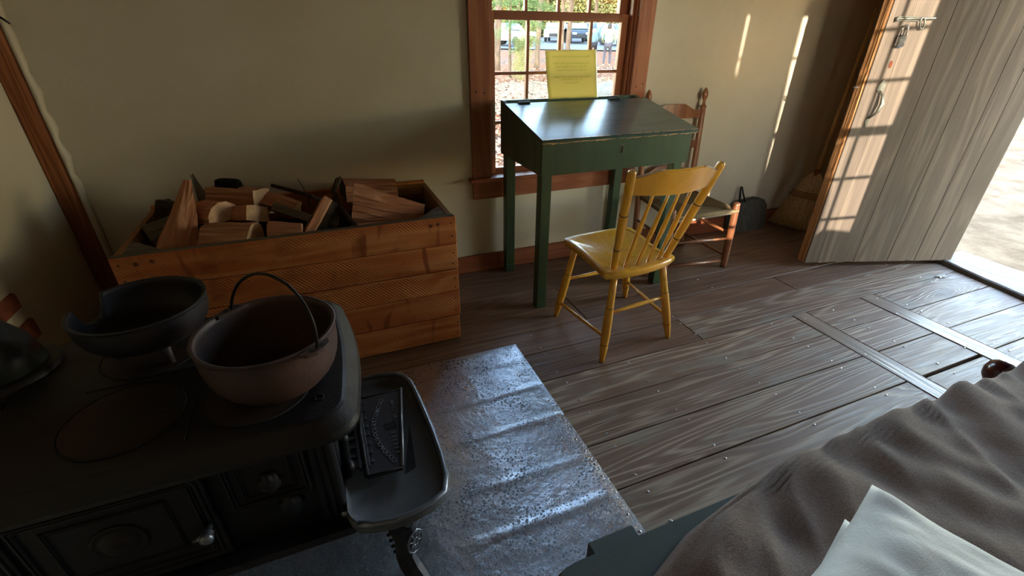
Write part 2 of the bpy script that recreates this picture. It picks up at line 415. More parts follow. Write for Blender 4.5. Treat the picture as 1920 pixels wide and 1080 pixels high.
# ------------------------------------------------------------------ room
XL, XR, YB, YF, ZC = -1.07, 3.74, 2.496, -0.60, 2.45
WX0, WX1, WZ0, WZ1 = 0.875, 1.765, 0.56, 2.20       # window opening in the back wall
VX0, VX1 = 0.875, 1.955                              # window opening in the front wall
def wall_with_hole(name, y0, y1, x0, x1, hx0, hx1, hz0, hz1):
    m = MB(); zb = -.25
    m.box(x0, y0, zb, hx0, y1, ZC); m.box(hx1, y0, zb, x1, y1, ZC)
    m.box(hx0, y0, zb, hx1, y1, hz0); m.box(hx0, y0, hz1, hx1, y1, ZC)
    return tag(m.build(name, M_plaster), kind='structure')
wall_back = wall_with_hole('wall_back', YB, YB+.14, XL-.14, XR+.14, WX0, WX1, WZ0, WZ1)
wall_front = wall_with_hole('wall_front', YF-.14, YF, XL-.14, XR+.14, VX0, VX1, WZ0, WZ1)
m = MB(); m.box(XL-.14, YF, -.25, XL, YB, ZC); wall_left = tag(m.build('wall_left', M_plaster), kind='structure')
# right wall with doorway y .50 .. 1.47
m = MB(); m.box(XR, 1.56, -.25, XR+.14, YB, ZC); m.box(XR, YF, -.25, XR+.14, .52, ZC); m.box(XR, .52, 2.0, XR+.14, 1.56, ZC)
m.box(XR, .52, -.25, XR+.14, 1.56, -.02)
wall_right = tag(m.build('wall_right', M_plaster), kind='structure')
m = MB(); m.box(XL-.14, YF-.14, ZC, XR+.14, YB+.14, ZC+.12); M_ceil = wood('brown_ceiling_boards', S(66, 44, 30), S(104, 74, 52), S(122, 90, 64), 'xyz', 6, 5, .4, .7, .2, 0)
tag(m.build('ceiling', M_ceil), kind='structure')
# outside cladding strip of the doorway wall = shingled outside is not in view

# floor: planks, strips and nails
m = MB(); m.box(XL, YF, -.30, XR, YB, -.03)
M_under = simple('dark_subfloor', S(30, 24, 20), .9)
floor = tag(m.build('floor', M_under), kind='structure')
M_fl = M_floor
def plank(x0, x1, y0, y1, mat, z=0.0, name='floorboard', bev=.0018):
    g = .0024
    mm = MB(); mm.box(x0+g, y0+g, -.028, x1-g, y1-g, z, bev)
    o = mm.build(name, mat, floor, origin=((x0+x1)/2, (y0+y1)/2, 0)); return o
rows = [2.496, 2.32, 2.12, 1.925, 1.748, 1.567, 1.374, 1.18, .99, .797, .61, .42, .22, .02, -.18, -.39, -.60]
for i in range(len(rows)-1):
    y1, y0 = rows[i], rows[i+1]
    segs = []
    if i < 3: segs = [(XL, 1.14, 'w'), (1.14, 2.88, 'w'), (2.88, XR, 'w')] if i != 1 else [(XL, 1.57, 'w'), (1.57, XR, 'w')]
    elif i == 3: segs = [(XL, 1.14, 'w'), (1.14, XR, 'w')]
    elif i == 4: segs = [(XL, 2.46, 'w'), (2.46, XR, 'w')]
    elif i == 5: segs = [(XL, 1.578, 'w'), (1.578, XR, 'f')]
    elif y1 > .2:
        segs = [(XL, 2.18, 'f'), (2.285, 2.712, 'h'), (2.832, XR, 'f')]
    else: segs = [(XL, 1.14, 'f'), (1.14, XR, 'f')]
    for a, b, k in segs:
        dz = rnd.uniform(-.0012, .0006)
        if k == 'h' and abs(y1-.797) < .01: plank(a, b, y0, y1-.012, M_fl, dz)
        elif k == 'h' and abs(y1-1.374) < .01: plank(a, b, y0, y1, M_fl, dz)
        else: plank(a, b, y0, y1, M_floor_warm if k == 'w' else M_fl, dz)
plank(2.18, 2.283, .02, 1.374, M_strip, .001, 'hatch_strip'); plank(2.714, 2.832, .02, 1.374, M_strip, .001, 'hatch_strip')
mm = MB(); mm.lathe([(.0001, .0016), (.003, .0014), (.0042, .0004), (.0046, -.002)], 8, cap=False)
nail_me = mm.mesh('nail'); nail_me.materials.append(M_nail)
def nail(x, y, s=1.0): inst('nail', nail_me, floor, (x, y, .0005), (0, 0, rnd.uniform(0, 6)), (s*rnd.uniform(.9, 1.5), s*rnd.uniform(.7, 1.0), 1))
for jx in (.80, 1.136, 1.573, 2.005, 2.447, 2.881, 3.325):
    for i in range(3, 13):
        y1, y0 = rows[i], rows[i+1]
        if 2.18 < jx < 2.29: continue
        if jx > 2.3 and jx < 2.7 and y1 > 1.38: continue
        if y1 > 1.4 and rnd.random() < .6: continue
        for yy in (y0+.036, y1-.034): nail(jx+rnd.uniform(-.006, .006), yy+rnd.uniform(-.012, .012))
for x, y in [(2.202, .996), (2.213, .675), (2.215, 1.324), (2.73, 1.182), (2.707, .855), (2.804, .709), (2.816, .99), (2.80, 1.33)]: nail(x, y, 1.1)

# baseboards, corner post
m = MB(); m.box(XL+.07, YB-.022, 0, XR, YB, .107, .002); tag(m.build('baseboard_back', M_trim), kind='structure')
m = MB(); m.box(XR-.02, 1.58, 0, XR, YB-.024, .107, .002); tag(m.build('baseboard_right', M_trim), kind='structure')
m = MB()
pr = [(-1.075, YB), (-1.072, 2.470), (-1.064, 2.462), (-1.012, 2.462), (-.995, 2.472), (-.993, YB)]
rings = []
for i in range(26):
    z = i/25*ZC; j = [mnoise.noise(Vector((k*7.1, z*9, 3)))*.005 for k in range(6)]
    rings.append([(x+(j[k] if 0 < k < 5 else 0), y+(j[5-k] if 0 < k < 5 else 0), z) for k, (x, y) in enumerate(pr)])
m.loft(rings, smooth=False); tag(m.build('trim_1', M_post), kind='structure')
# ragged plaster lip beside the post
m = MB(); rings = []
for i in range(60):
    z = .35+i/59*(ZC-.36); w = .012+.008*mnoise.noise(Vector((z*16, 2, 1)))
    rings.append([(-.994, YB-.03), (-.994+w, YB-.03+w*.6), (-.994+w*1.5, YB+.001), (-.994, YB+.001)])
    rings[-1] = [(x, y, z) for x, y in rings[-1]]
m.loft(rings, smooth=True); m.build('plaster_lip', M_plaster, wall_back)

# windows --------------------------------------------------------------
def window(name, x0, x1, yi, sgn, npane=4, rail=.040):
    """x0,x1 opening; yi interior wall plane; sgn +1 = outside towards +Y"""
    w = bpy.data.objects.new(name, None); col.objects.link(w); w.location = ((x0+x1)/2, yi, WZ0); w['kind'] = 'structure'
    Y = lambda a: yi+sgn*a
    def bx(nm, a, b, c, d, e, f, mat, bev=.002, par=w):
        q = MB(); q.box(a, min(b, e), c, d, max(b, e), f, bev); return q.build(nm, mat, par)
    # casings
    cz0 = .585
    bx('casing', x0-.105, Y(-.022), cz0, x0+.005, Y(.0), WZ1+.10, M_trimv)
    bx('casing', x1-.005, Y(-.022), cz0, x1+.100, Y(.0), WZ1+.10, M_trimv)
    bx('head_casing', x0-.105, Y(-.022), WZ1+.10, x1+.10, Y(.0), WZ1+.2, M_trim)
    # jambs / lining
    bx('jamb', x0, Y(0), WZ0, x0+.018, Y(.14), WZ1, M_trimv); bx('jamb', x1-.018, Y(0), WZ0, x1, Y(.14), WZ1, M_trimv)
    bx('head_jamb', x0, Y(0), WZ1-.02, x1, Y(.14), WZ1, M_trim)
    # stops
    bx('stop', x0+.018, Y(.012), .60, x0+.030, Y(.040), WZ1-.02, M_trimv); bx('stop', x1-.030, Y(.012), .60, x1-.018, Y(.040), WZ1-.02, M_trimv)
    bx('parting_bead', x1-.028, Y(.078), 1.40, x1-.018, Y(.088), WZ1-.02, M_trimv)
    # stool + apron
    bx('stool', x0-.128, Y(-.055), .568, x1+.122, Y(.05), .588, M_trim, .004)
    bx('apron', x0-.105, Y(-.02), .462, x1+.10, Y(.0), .568, M_trim)
    bx('outer_sill', x0-.05, Y(.05), .53, x1+.05, Y(.20), .575, M_trim, .004)
    gx0, gx1 = x0+.057, x1-.068 if sgn > 0 else x1-.057
    def sash(nm, ya, z0, z1, rail_b, rail_t):
        s = bpy.data.objects.new(nm, None); col.objects.link(s); s.parent = w; s.location = Vector(((x0+x1)/2, Y(ya), z0))-wloc(w)
        yb = ya+.030; sx0, sx1 = x0+.019, x1-.019
        bx('stile', sx0, Y(ya), z0, gx0, Y(yb), z1, M_trimv, .0015, s); bx('stile', gx1, Y(ya), z0, sx1, Y(yb), z1, M_trimv, .0015, s)
        bx('bottom_rail', gx0, Y(ya), z0, gx1, Y(yb), z0+rail_b, M_trim, .0015, s); bx('top_rail', gx0, Y(ya), z1-rail_t, gx1, Y(yb), z1, M_trim, .0015, s)
        a, b = z0+rail_b, z1-rail_t; rows_ = [a, .867, 1.132, b] if rail_b > .1 else [a+(b-a)*k/3 for k in range(4)]; pw = (gx1-gx0)/npane; ph = (b-a)/3
        for k in range(1, npane): bx('upright_muntin', gx0+k*pw-.008, Y(ya+.004), a, gx0+k*pw+.008, Y(yb-.003), b, M_trimv, .0015, s)
        for k in range(1, 3): bx('cross_muntin', gx0, Y(ya+.005), rows_[k]-.008, gx1, Y(yb-.004), rows_[k]+.008, M_trim, .0015, s)
        for i in range(npane):
            for k in range(3):
                q = MB(); yy = Y(ya+.018)
                q.box(gx0+i*pw+.006, min(yy, yy+sgn*.002), rows_[k]+.006, gx0+(i+1)*pw-.006, max(yy, yy+sgn*.002), rows_[k+1]-.006)
                q.build('pane', M_glass, s)
    sash('lower_sash', .050, .578, 1.410, rail, .038)
    sash('upper_sash', .084, 1.372, WZ1-.02, .042, .038)
    # nails in casings
    for zz in (.62, 1.05, 1.5, 1.95):
        for xx in (x0-.075, x0-.03, x1+.03, x1+.075):
            q = MB(); q.lathe([(.0001, .001), (.004, .0008), (.0045, 0)], 8, Matrix.Translation((xx, Y(-.0222), zz+rnd.uniform(-.02, .02))) @ Matrix.Rotation(R(90)*sgn, 4, 'X'), cap=False)
            q.build('nail', M_blackiron, w)
    return w
win1 = window('window_1', WX0, WX1, YB, 1)
win2 = window('window_2', VX0, VX1, YF, -1, 5)

# doorway frame and threshold
dr = bpy.data.objects.new('door_1', None); col.objects.link(dr); dr.location = (3.72, 1.0, 0); dr['kind'] = 'structure'
m = MB(); m.box(XR-.005, 1.535, .02, XR+.15, 1.565, 2.03, .002); m.build('door_jamb', M_trimv, dr)
m = MB(); m.box(XR-.01, .49, .02, XR+.16, .52, 2.03, .002); m.build('door_jamb', M_trimv, dr)
m = MB(); m.box(XR-.01, .49, 2.0, XR+.16, 1.565, 2.03, .002); m.build('door_head', M_trim, dr)
m = MB(); m.box(XR+.14, 1.55, -.02, XR+.165, 1.66, 2.1, .002); m.build('outer_casing', M_door, dr)
# worn threshold: top dips
m = MB()
rings = []
N = 24
for i in range(N+1):
    t = i/N; y = 1.532-t*1.03; xi = 3.672-.215*t+.004*mnoise.noise(Vector((t*9, 0, 0))); zt = .036-.008*math.sin(t*math.pi)+.003*mnoise.noise(Vector((t*5, 4, 0)))
    rings.append([(xi, y, .0005), (xi, y, zt-.006), (xi+.010, y, zt), (3.98, y, zt-.012), (3.985, y, -.02), (3.8, y, -.02)])
m.loft(rings, smooth=False); m.build('threshold', M_threshold, dr)

# fireplace bricks in the left wall (behind the stove)
for (y0, y1, z0, z1) in [(1.80, 1.915, .455, .515), (1.80, 1.935, .33, .405), (1.65, 1.79, .455, .515), (1.65, 1.79, .33, .405), (1.80, 1.93, .20, .27), (1.65, 1.79, .2, .27), (1.80, 1.93, .08, .15), (1.5, 1.64, .455, .515), (1.5, 1.64, .33, .405)]:
    q = MB(); q.box(XL-.02, y0, z0, XL+.012, y1, z1, .006); q.build('brick', M_brick, wall_left, origin=(XL, (y0+y1)/2, (z0+z1)/2))

# ------------------------------------------------------------------ door leaf (open, swung in)
A = Vector((2.766, 1.782)); B = Vector((3.715, 1.458)); dv = (B-A).normalized(); ang = math.atan2(dv.y, dv.x)
leaf = thing('plank_door', 'weathered grey plank door standing open into the room, iron latch and padlock near its free edge', 'door', (A.x, A.y, .028))
ML = Matrix.Translation((A.x, A.y, .028)) @ Matrix.Rotation(ang, 4, 'Z')
Lw = (B-A).length
# local: x along the leaf, y = into the corner (back side), front face at y=0
def dbuild(mm, name, mat, par=leaf):
    me = mm.mesh(name); me.materials.append(mat); o = bpy.data.objects.new(name, me); col.objects.link(o); o.parent = par
    if par is leaf: o.rotation_euler = (0, 0, ang)
    return o
xs = [0.0, .030, .122, .335, .56, .745, .86, Lw]
bd = MB(); bd.box(0, -.004, 0.0, .0285, .068, 1.93, .002); dbuild(bd, 'edge_board', M_door)
for i in range(1, len(xs)-1):
    a, b = xs[i]+.0018, xs[i+1]-.0018
    bm_ = MB()
    n = 12; low = []
    for k in range(n+1):
        x = a+(b-a)*k/n; low.append((x, 0, (.006*mnoise.noise(Vector((x*22, 5, 1)))+.003*mnoise.noise(Vector((x*60, 9, 1))))))
    poly = low+[(b, 0, 1.93), (a, 0, 1.93)]
    bm_.prism([(p[0], .004 if i > 1 else .001, p[2]) for p in poly], (0, .028, 0)); o = dbuild(bm_, 'door_board', M_door)
bb = MB()
for i in range(1, 4):
    a, b = [.03, .32, .63, Lw][i-1]+.001, [.03, .32, .63, Lw][i]-.001
    q = MB(); q.box(a, .032, 0.0, b, .066, 1.93, .002); dbuild(q, 'back_board', M_door_edge)
q = MB(); q.box(.03, .056, .25, Lw-.03, .08, .38, .004); dbuild(q, 'batten', M_door_edge)
q = MB(); q.box(.03, .056, 1.45, Lw-.03, .08, 1.58, .004); dbuild(q, 'batten', M_door_edge)
# rough edge strip at the leading edge (lighter, bark-like seam)
q = MB(); rings = []
for i in range(70):
    z = i/69*1.93; e = .004*mnoise.noise(Vector((z*30, 1, 7)))
    rings.append([(0-.004-e, .014, z), (.0, .006, z), (.001, .068, z), (-.004+e, .066, z)])
q.loft(rings, smooth=False); dbuild(q, 'edge_face', M_door_edge)
# sliding bolt hasp with padlock
la = dbuild(MB().box(.045, -.006, 1.352, .160, .001, 1.374, .001), 'latch_plate', M_zincs)
dbuild(MB().tube([(.030, -.012, 1.362), (.235, -.014, 1.366)], .0055, 8), 'latch_bolt', M_zincs)
dbuild(MB().tube([(.034, -.010, 1.368), (.034, -.020, 1.362), (.034, -.010, 1.352)], .005, 6), 'bolt_staple', M_zincs)
hasp = MB(); hp = []
for k in range(13):
    a = 2*math.pi*k/12; hp.append((.172+.012*math.sin(a)-.010*math.cos(a), -.018-.004*math.cos(a), 1.343+.026*math.cos(a)))
hasp.tube(hp, .004, 6, cap=False); dbuild(hasp, 'hasp_ring', M_zincs)
pad = MB(); pad.box(.070, -.030, 1.235, .115, -.008, 1.292, .007); p_o = dbuild(pad, 'padlock', M_screw)
sh = MB(); sp = [(.078, -.018, 1.288)] + [(.0925-.0145*math.cos(math.pi*k/8), -.018, 1.318+.016*math.sin(math.pi*k/8)) for k in range(9)] + [(.107, -.018, 1.288)]
sh.tube(sp, .0035, 8); o = bpy.data.objects.new('padlock_shackle', sh.mesh('shackle')); o.data.materials.append(M_screw); col.objects.link(o); o.parent = p_o
# thumb latch handle: arrow plates and grip
hnd = MB()
hnd.prism([(.090, -.001, 1.085), (.112, -.001, 1.052), (.104, -.001, 1.030), (.085, -.001, 1.018), (.068, -.001, 1.034), (.072, -.001, 1.055)], (0, -.004, 0))
hnd.prism([(.078, -.001, .895), (.090, -.001, .872), (.078, -.001, .84), (.066, -.001, .872)], (0, -.004, 0))
hnd.tube([(.088, -.004, 1.028), (.094, -.030, 1.005), (.096, -.042, .965), (.090, -.036, .92), (.079, -.006, .885)], [.004, .008, .011, .008, .004], 8)
dbuild(hnd, 'thumb_handle', M_zincs)
dbuild(MB().prism([(.098+.008*math.cos(a*math.pi/6), -.0005, 1.155+.018*math.sin(a*math.pi/6)) for a in range(12)], (0, -.002, 0)), 'worn_knot_hole', simple('dark_hole', S(110, 50, 24), .9))
# small bracket sticking out behind the edge
dbuild(MB().box(-.024, .040, 1.035, .0, .052, 1.046, .001), 'catch_plate', M_screw)

# ------------------------------------------------------------------ wood box
wbx = thing('firewood_box', 'long orange pine plank box with nailed boards full of firewood beside the white wall', 'wood box', (-.12, 2.1, 0))
bx0, bx1, by0, by1, bzt = -.73, .478, 1.81, 2.372, .630
zs = [.006, .137, .267, .378, .500, bzt]
for k in range(5):
    q = MB(); jj = rnd.uniform(-.002, .002)
    q.box(bx0+jj, by0+(.0015 if k % 2 else 0), zs[k]+.0016, bx1+(.002 if k else -.004), by0+.024, zs[k+1]-.0016, .0035)
    o = q.build('front_board', M_box, wbx, origin=(bx0, by0, zs[k]))
for k in range(5):
    q = MB(); q.box(bx0+.004, by1-.024, zs[k]+.001, bx1-.012, by1, zs[k+1]-.001+(.012 if k == 4 else 0), .002); q.build('back_board', M_box, wbx, origin=(bx0, by1, zs[k]))
M_boxend = wood('pine_box_end', S(92, 58, 34), S(150, 104, 66), S(176, 128, 86), 'yzx', 7, 5, .5, .7, .3, .4, None, 0, .3, .1, .3)
for xx in (bx0+.006, bx1-.030):
    for k in range(5):
        q = MB(); q.box(xx, by0+.025, zs[k]+.001, xx+.022, by1-.025, zs[k+1]-.001, .002); q.build('end_board', M_boxend, wbx, origin=(xx, by0, zs[k]))
q = MB(); q.box(bx0+.001, by0+.001, bzt-.0012, bx1-.005, by0+.0235, bzt+.0012, .0008); q.build('worn_top_edge', M_split_grey, wbx)
for (xa, xb) in ((bx0+.028, bx0+.155), (bx1-.030, bx1-.15)):
    q = MB(); q.prism([(xa, by0+.025, bzt-.003), (xb, by0+.025, bzt-.003), (xa, by0+.165, bzt-.003)], (0, 0, -.022)); q.build('corner_brace', M_split_grey, wbx)
q = MB(); q.box(bx1-.17, by1-.06, .585, bx1-.032, by1-.026, .628, .002); q.build('back_cleat', M_boxend, wbx)
plug = MB(); plug.lathe([(.0001, .0012), (.0068, .001), (.008, 0)], 12, Matrix.Rotation(R(90), 4, 'X'), cap=False); plug_me = plug.mesh('plug'); plug_me.materials.append(simple('dark_wood_plug', S(104, 54, 26), .7))
for (x, z) in [(.372, .598), (.402, .601), (-.66, .598), (-.612, .602)]: inst('wood_plug', plug_me, wbx, (x, by0, z))
nl = MB(); nl.lathe([(.0001, .0012), (.003, .001), (.0035, 0)], 8, Matrix.Rotation(R(90), 4, 'X'), cap=False); nl_me = nl.mesh('nail'); nl_me.materials.append(M_blackiron)
for z in (.60, .54, .46, .41, .335, .29, .235, .17, .10, .04):
    inst('nail', nl_me, wbx, (bx1-.018+rnd.uniform(-.006, .004), by0, z)); inst('nail', nl_me, wbx, (bx0+.02, by0, z))

# firewood
def log(label, p0, p1, sec, mat, end_mat=None, roll=0.0, taper=1.0, jit=.006, name='firewood_log', bark=None, seed=0, sub=7, tip=None, cat='log', endcap=True, group=None):
    p0, p1 = Vector(p0), Vector(p1); ax = (p1-p0).normalized(); L = (p1-p0).length
    a = Vector((0, 0, 1)); s = ax.cross(a).normalized(); u = s.cross(ax)
    Mx = Matrix(((ax.x, s.x, u.x, p0.x), (ax.y, s.y, u.y, p0.y), (ax.z, s.z, u.z, p0.z), (0, 0, 0, 1))) @ Matrix.Rotation(roll, 4, 'X')
    # densify section
    pts = []
    n = len(sec)
    for i in range(n):
        q0, q1 = Vector(sec[i]), Vector(sec[(i+1) % n]); k = max(1, int((q1-q0).length/.022))
        for j in range(k): pts.append((q0.lerp(q1, j/k), i))
    rings = []
    for i in range(sub+1):
        t = i/sub; sc = 1+(taper-1)*t
        ring = []
        for q, e in pts:
            v3 = Vector((t*L, q.x*sc, q.y*sc))
            nn = mnoise.noise(Vector((t*L*9+seed*3.1, q.x*30, q.y*30+seed)))
            n2 = mnoise.noise(Vector((t*L*2+seed*1.7, q.x*60, q.y*60)))
            ctr = Vector((0, q.x, q.y)).normalized() if q.length > 1e-6 else Vector((0, 0, 0))
            v3 += ctr*(nn*jit+n2*jit)
            if i in (0, sub): v3.x += (nn)*jit*1.3
            ring.append(v3)
        rings.append(ring)
    mb = MB(); mb.loft(rings, cap0=True, cap1=True, smooth=False)
    me = mb.mesh(name); me.materials.append(mat); me.materials.append(end_mat or mat); me.materials.append(bark or mat)
    nf = len(me.polygons); me.polygons[nf-1].material_index = 1; me.polygons[nf-2].material_index = 1
    if bark:
        npn = len(pts)
        for fi in range(nf-2):
            if pts[fi % npn][1] >= 1 and pts[fi % npn][1] < n-1 - (0): me.polygons[fi].material_index = 2
    o = bpy.data.objects.new(name, me); col.objects.link(o); o.matrix_world = Mx
    tag(o, label, cat, group or 'firewood heaped in the plank box'); return o
tri = lambda w, h: [(-w/2, -h*.4), (w/2, -h*.4), (w*.1, h*.6)]
quad = lambda w, h: [(-w/2, -h/2), (w/2, -h/2*.8), (w/2*.9, h/2), (-w/2*.85, h/2*.9)]
def wedge(r, a0=20, a1=110, n=6): return [(0, 0)]+[(r*math.cos(R(a0+(a1-a0)*k/n)), r*math.sin(R(a0+(a1-a0)*k/n))) for k in range(n+1)]
rndsec = lambda r, n=12: [(r*math.cos(2*math.pi*k/n), r*math.sin(2*math.pi*k/n)) for k in range(n)]
log('tall pale split log leaning upright at the left of the box', (-.578, 1.925, .535), (-.500, 2.10, .80), [(-.085, -.07), (.085, -.055), (.045, .045), (-.03, .075)], M_split, M_endgrain, .55, .16, .006, seed=1)
log('thick squared log lying on top at the back left with mossy bark on it', (-.462, 2.29, .668), (-.272, 2.185, .660), quad(.12, .112), M_split, M_endgrain, .12, 1.05, .004, seed=2)
log('small dark mossy bark lump lying on top of the squared log', (-.435, 2.29, .728), (-.352, 2.25, .728), [(-.034, -.016), (.034, -.016), (.024, .022), (-.022, .020)], M_moss, M_moss, 0, .9, .014, name='bark_lump', seed=3, cat='bark')
log('grey pointed splinter of wood standing against the wall at the back left', (-.49, 2.26, .58), (-.535, 2.34, .762), quad(.085, .03), M_split_grey, M_split_grey, .5, .12, .005, seed=4)
log('front left log with pale round end and black charred bark', (-.462, 1.955, .600), (-.290, 1.885, .602), rndsec(.064), M_split, M_endgrain, 0, 1.05, .009, bark=None, seed=5)
log('short reddish log with a pale broken end behind the round log', (-.480, 2.13, .632), (-.398, 2.045, .640), wedge(.075, 0, 175, 7), M_split, M_endgrain, .1, 1.0, .008, seed=6)
log('split log with a pale square end pointing to the right, left of the middle', (-.395, 2.15, .63), (-.282, 2.03, .660), quad(.10, .065), M_split, M_endgrain, .35, 1.0, .005, seed=7)
log('flat weathered grey board end lying at the middle left', (-.20, 2.07, .66), (-.07, 1.97, .625), quad(.11, .035), M_split_grey, M_split_grey, .5, .9, .004, seed=8)
log('orange brown split piece sloping down behind the grey board end', (-.27, 2.22, .655), (-.13, 2.06, .645), tri(.09, .07), M_split, M_endgrain, .8, .9, .006, seed=9)
log('low log with a torn splintered end just behind the front board', (-.245, 1.895, .603), (-.125, 1.89, .594), wedge(.062, 0, 180, 7), M_split, M_endgrain, 0, .9, .008, seed=10)
log('orange stick of split wood leaning up in the middle of the box', (-.125, 1.885, .575), (-.015, 2.02, .690), quad(.055, .040), M_split, M_endgrain, .6, .95, .003, seed=11)
log('dark barked slab leaning right behind the orange leaning stick', (-.055, 1.90, .560), (.005, 2.03, .672), quad(.095, .03), M_bark, M_bark, -.9, .75, .008, seed=12)
log('large pale wedge of split wood lying on top at the right', (.088, 2.03, .655), (.385, 1.99, .605), [(-.06, -.075), (.075, -.085), (.085, -.02), (-.045, .085)], M_split, M_endgrain, -.25, .30, .007, seed=13, sub=10)
log('brown log behind the large pale wedge at the back right', (.06, 2.25, .625), (.30, 2.28, .600), wedge(.085, 0, 180, 7), M_split, M_bark, 0, .9, .008, seed=14)
log('low reddish log under the large pale wedge at the right', (.08, 1.92, .560), (.36, 1.93, .550), quad(.10, .08), M_split, M_endgrain, .4, .9, .007, seed=15)
log('dark stub of wood standing at the back left end of the box', (-.66, 2.20, .50), (-.63, 2.24, .690), rndsec(.045), M_bark, M_bark, 0, .8, .01, seed=16)
log('dark log half hidden at the left end behind the tall pale log', (-.68, 2.08, .57), (-.50, 2.16, .60), wedge(.08, 0, 180, 7), M_split_grey, M_split_grey, 0, 1, .008, seed=17)
q = MB(); q.tube([(.082, 1.885, .600), (.06, 1.93, .628), (.022, 2.06, .665), (.018, 2.10, .70), (.045, 2.14, .738), (.058, 2.15, .742)], [.010, .010, .012, .012, .012, .009], 9)
tag(q.build('branch', M_bark), 'crooked bare branch sticking up out of the firewood toward the wall', 'branch')
q = MB(); q.tube([(-.088, 2.18, .62), (-.092, 2.19, .66), (-.105, 2.2, .71), (-.118, 2.2, .742)], [.003, .0025, .002, .0015], 6)
tag(q.build('twig', M_bark), 'thin curved twig standing up from the middle of the firewood', 'twig')
q = MB(); q.tube([(-.23, 2.24, .715), (-.10, 2.20, .672), (-.02, 2.16, .64)], [.008, .010, .008], 8)
tag(q.build('branch', M_bark), 'straight thin branch lying along the back of the firewood', 'branch')
M_debris = simple('bark_debris', S(58, 44, 34), .95, 0, 90, .6, 1.0, .02, .1)
q = MB(); nx, ny = 40, 18
vs = []; fs = []
for i in range(nx+1):
    for j in range(ny+1):
        x = bx0+.03+(bx1-bx0-.065)*i/nx; y = by0+.026+(by1-by0-.055)*j/ny
        vs.append((x, y, .53+.03*mnoise.noise(Vector((x*14, y*14, 0)))+.012*mnoise.noise(Vector((x*60, y*60, 3)))))
for i in range(nx):
    for j in range(ny): a = i*(ny+1)+j; fs.append((a, a+1, a+ny+2, a+ny+1))
q.add(vs, fs); tag(q.build('bark_debris', M_debris), 'dark crumbled bark and chips filling the box between the logs', 'bark', kind='stuff')

# ------------------------------------------------------------------ desk
dk = thing('writing_desk', 'dark green painted slant-top writing desk on four square legs in front of the window', 'desk', (1.36, 2.19, 0))
dx0, dx1, dy0, dy1 = .932, 1.783, 1.928, 2.462
side = [(dy0+.02, .722), (dy0+.02, .872), (2.372, .966), (2.395, .974), (2.412, .990), (2.43, .999), (dy1, .999), (dy1, .722)]
for xx in (dx0, dx1-.02):
    q = MB(); q.prism([(xx, y, z) for y, z in side], (.02, 0, 0)); q.build('side_board', M_green_lifted, dk)
q = MB(); q.box(dx0, dy0, .722, dx1, dy0+.02, .871, .0012); q.build('front_board', M_green, dk)
q = MB(); q.box(dx0+.02, dy1-.02, .722, dx1-.02, dy1, .999, .0012); q.build('back_board', M_green, dk)
q = MB(); q.box(dx0+.02, dy0+.02, .722, dx1-.02, dy1-.02, .734); q.build('bottom_board', M_green, dk)
q = MB(); q.prism([(dx0+.02, 2.372, .968), (dx0+.02, dy1-.02, .975), (dx0+.02, dy1-.02, .960), (dx0+.02, 2.372, .953)], (dx1-dx0-.04, 0, 0)); q.build('top_ledge', M_green_lid, dk)
# lid
q = MB()
ly0, lz0, ly1, lz1 = 1.906, .874, 2.370, .9735
th = .019; nv = Vector((0, -(lz1-lz0), ly1-ly0)).normalized()*th
pl = [(dx0-.012, ly0, lz0), (dx0-.012, ly1, lz1), (dx0-.012, ly1+nv.y, lz1+nv.z), (dx0-.012, ly0+nv.y+.004, lz0+nv.z), (dx0-.012, ly0+nv.y, lz0+nv.z-.004)]
q.prism(pl, (dx1-dx0+.024, 0, 0)); q.build('lid', M_green_lid, dk)
for xc in (1.025, 1.575):
    q = MB(); q.box(xc-.032, 2.350, .990, xc+.032, 2.374, .9985, .002); q.tube([(xc-.033, 2.372, .998), (xc+.033, 2.372, .998)], .005, 8); q.build('hinge', M_blackiron, dk)
for (xa, ya, nm) in ((dx0+.002, dy0+.002, 0), (dx1-.085, dy0+.004, 1), (dx0+.010, dy1-.062, 2), (1.665, dy1-.062, 3)):
    q = MB(); q.box(xa, ya, 0, xa+.056, ya+.050, .735, .003); q.build('leg', M_green, dk)
q = MB(); q.prism([(1.362+a, dy0-.0006, .820+b) for a, b in ((-.004, .012), (.004, .012), (.006, .004), (.003, -.004), (.005, -.018), (-.005, -.018), (-.003, -.004), (-.006, .004))], (0, -.0008, 0)); kh = q.build('keyhole', simple('keyhole_dark', S(24, 14, 10), .8), dk)
q = MB()
for k in range(12):
    a0, a1 = 2*math.pi*k/12, 2*math.pi*(k+1)/12
    q.tube([(1.362+.009*math.cos(a0), dy0-.001, .818+.024*math.sin(a0)), (1.362+.009*math.cos(a1), dy0-.001, .818+.024*math.sin(a1))], .0013, 5, cap=False)
q.build('keyhole_rim', M_bare, dk)

# paper notice leaning on the window
pp = thing('paper_notice', 'yellow paper notice in a clear sleeve propped against the window on the desk', 'notice', (1.36, 2.44, .999))
pc = [Vector((1.205, 2.440, .995)), Vector((1.508, 2.432, .995)), Vector((1.497, 2.474, 1.236)), Vector((1.190, 2.478, 1.232))]
q = MB(); nn = 12; vs = []
for i in range(nn+1):
    for j in range(nn+1):
        u_, v_ = i/nn, j/nn; p = (pc[0]*(1-u_)+pc[1]*u_)*(1-v_)+(pc[3]*(1-u_)+pc[2]*u_)*v_
        p = p+Vector((0, .005*math.sin(u_*math.pi)+.003*math.sin(v_*4), 0)); vs.append(p)
fs = [(i*(nn+1)+j, (i+1)*(nn+1)+j, (i+1)*(nn+1)+j+1, i*(nn+1)+j+1) for i in range(nn) for j in range(nn)]
q.add(vs, fs, True); paper = q.build('sheet', M_paper, pp, recalc=False)
sol = paper.modifiers.new('s', 'SOLIDIFY'); sol.thickness = .0004
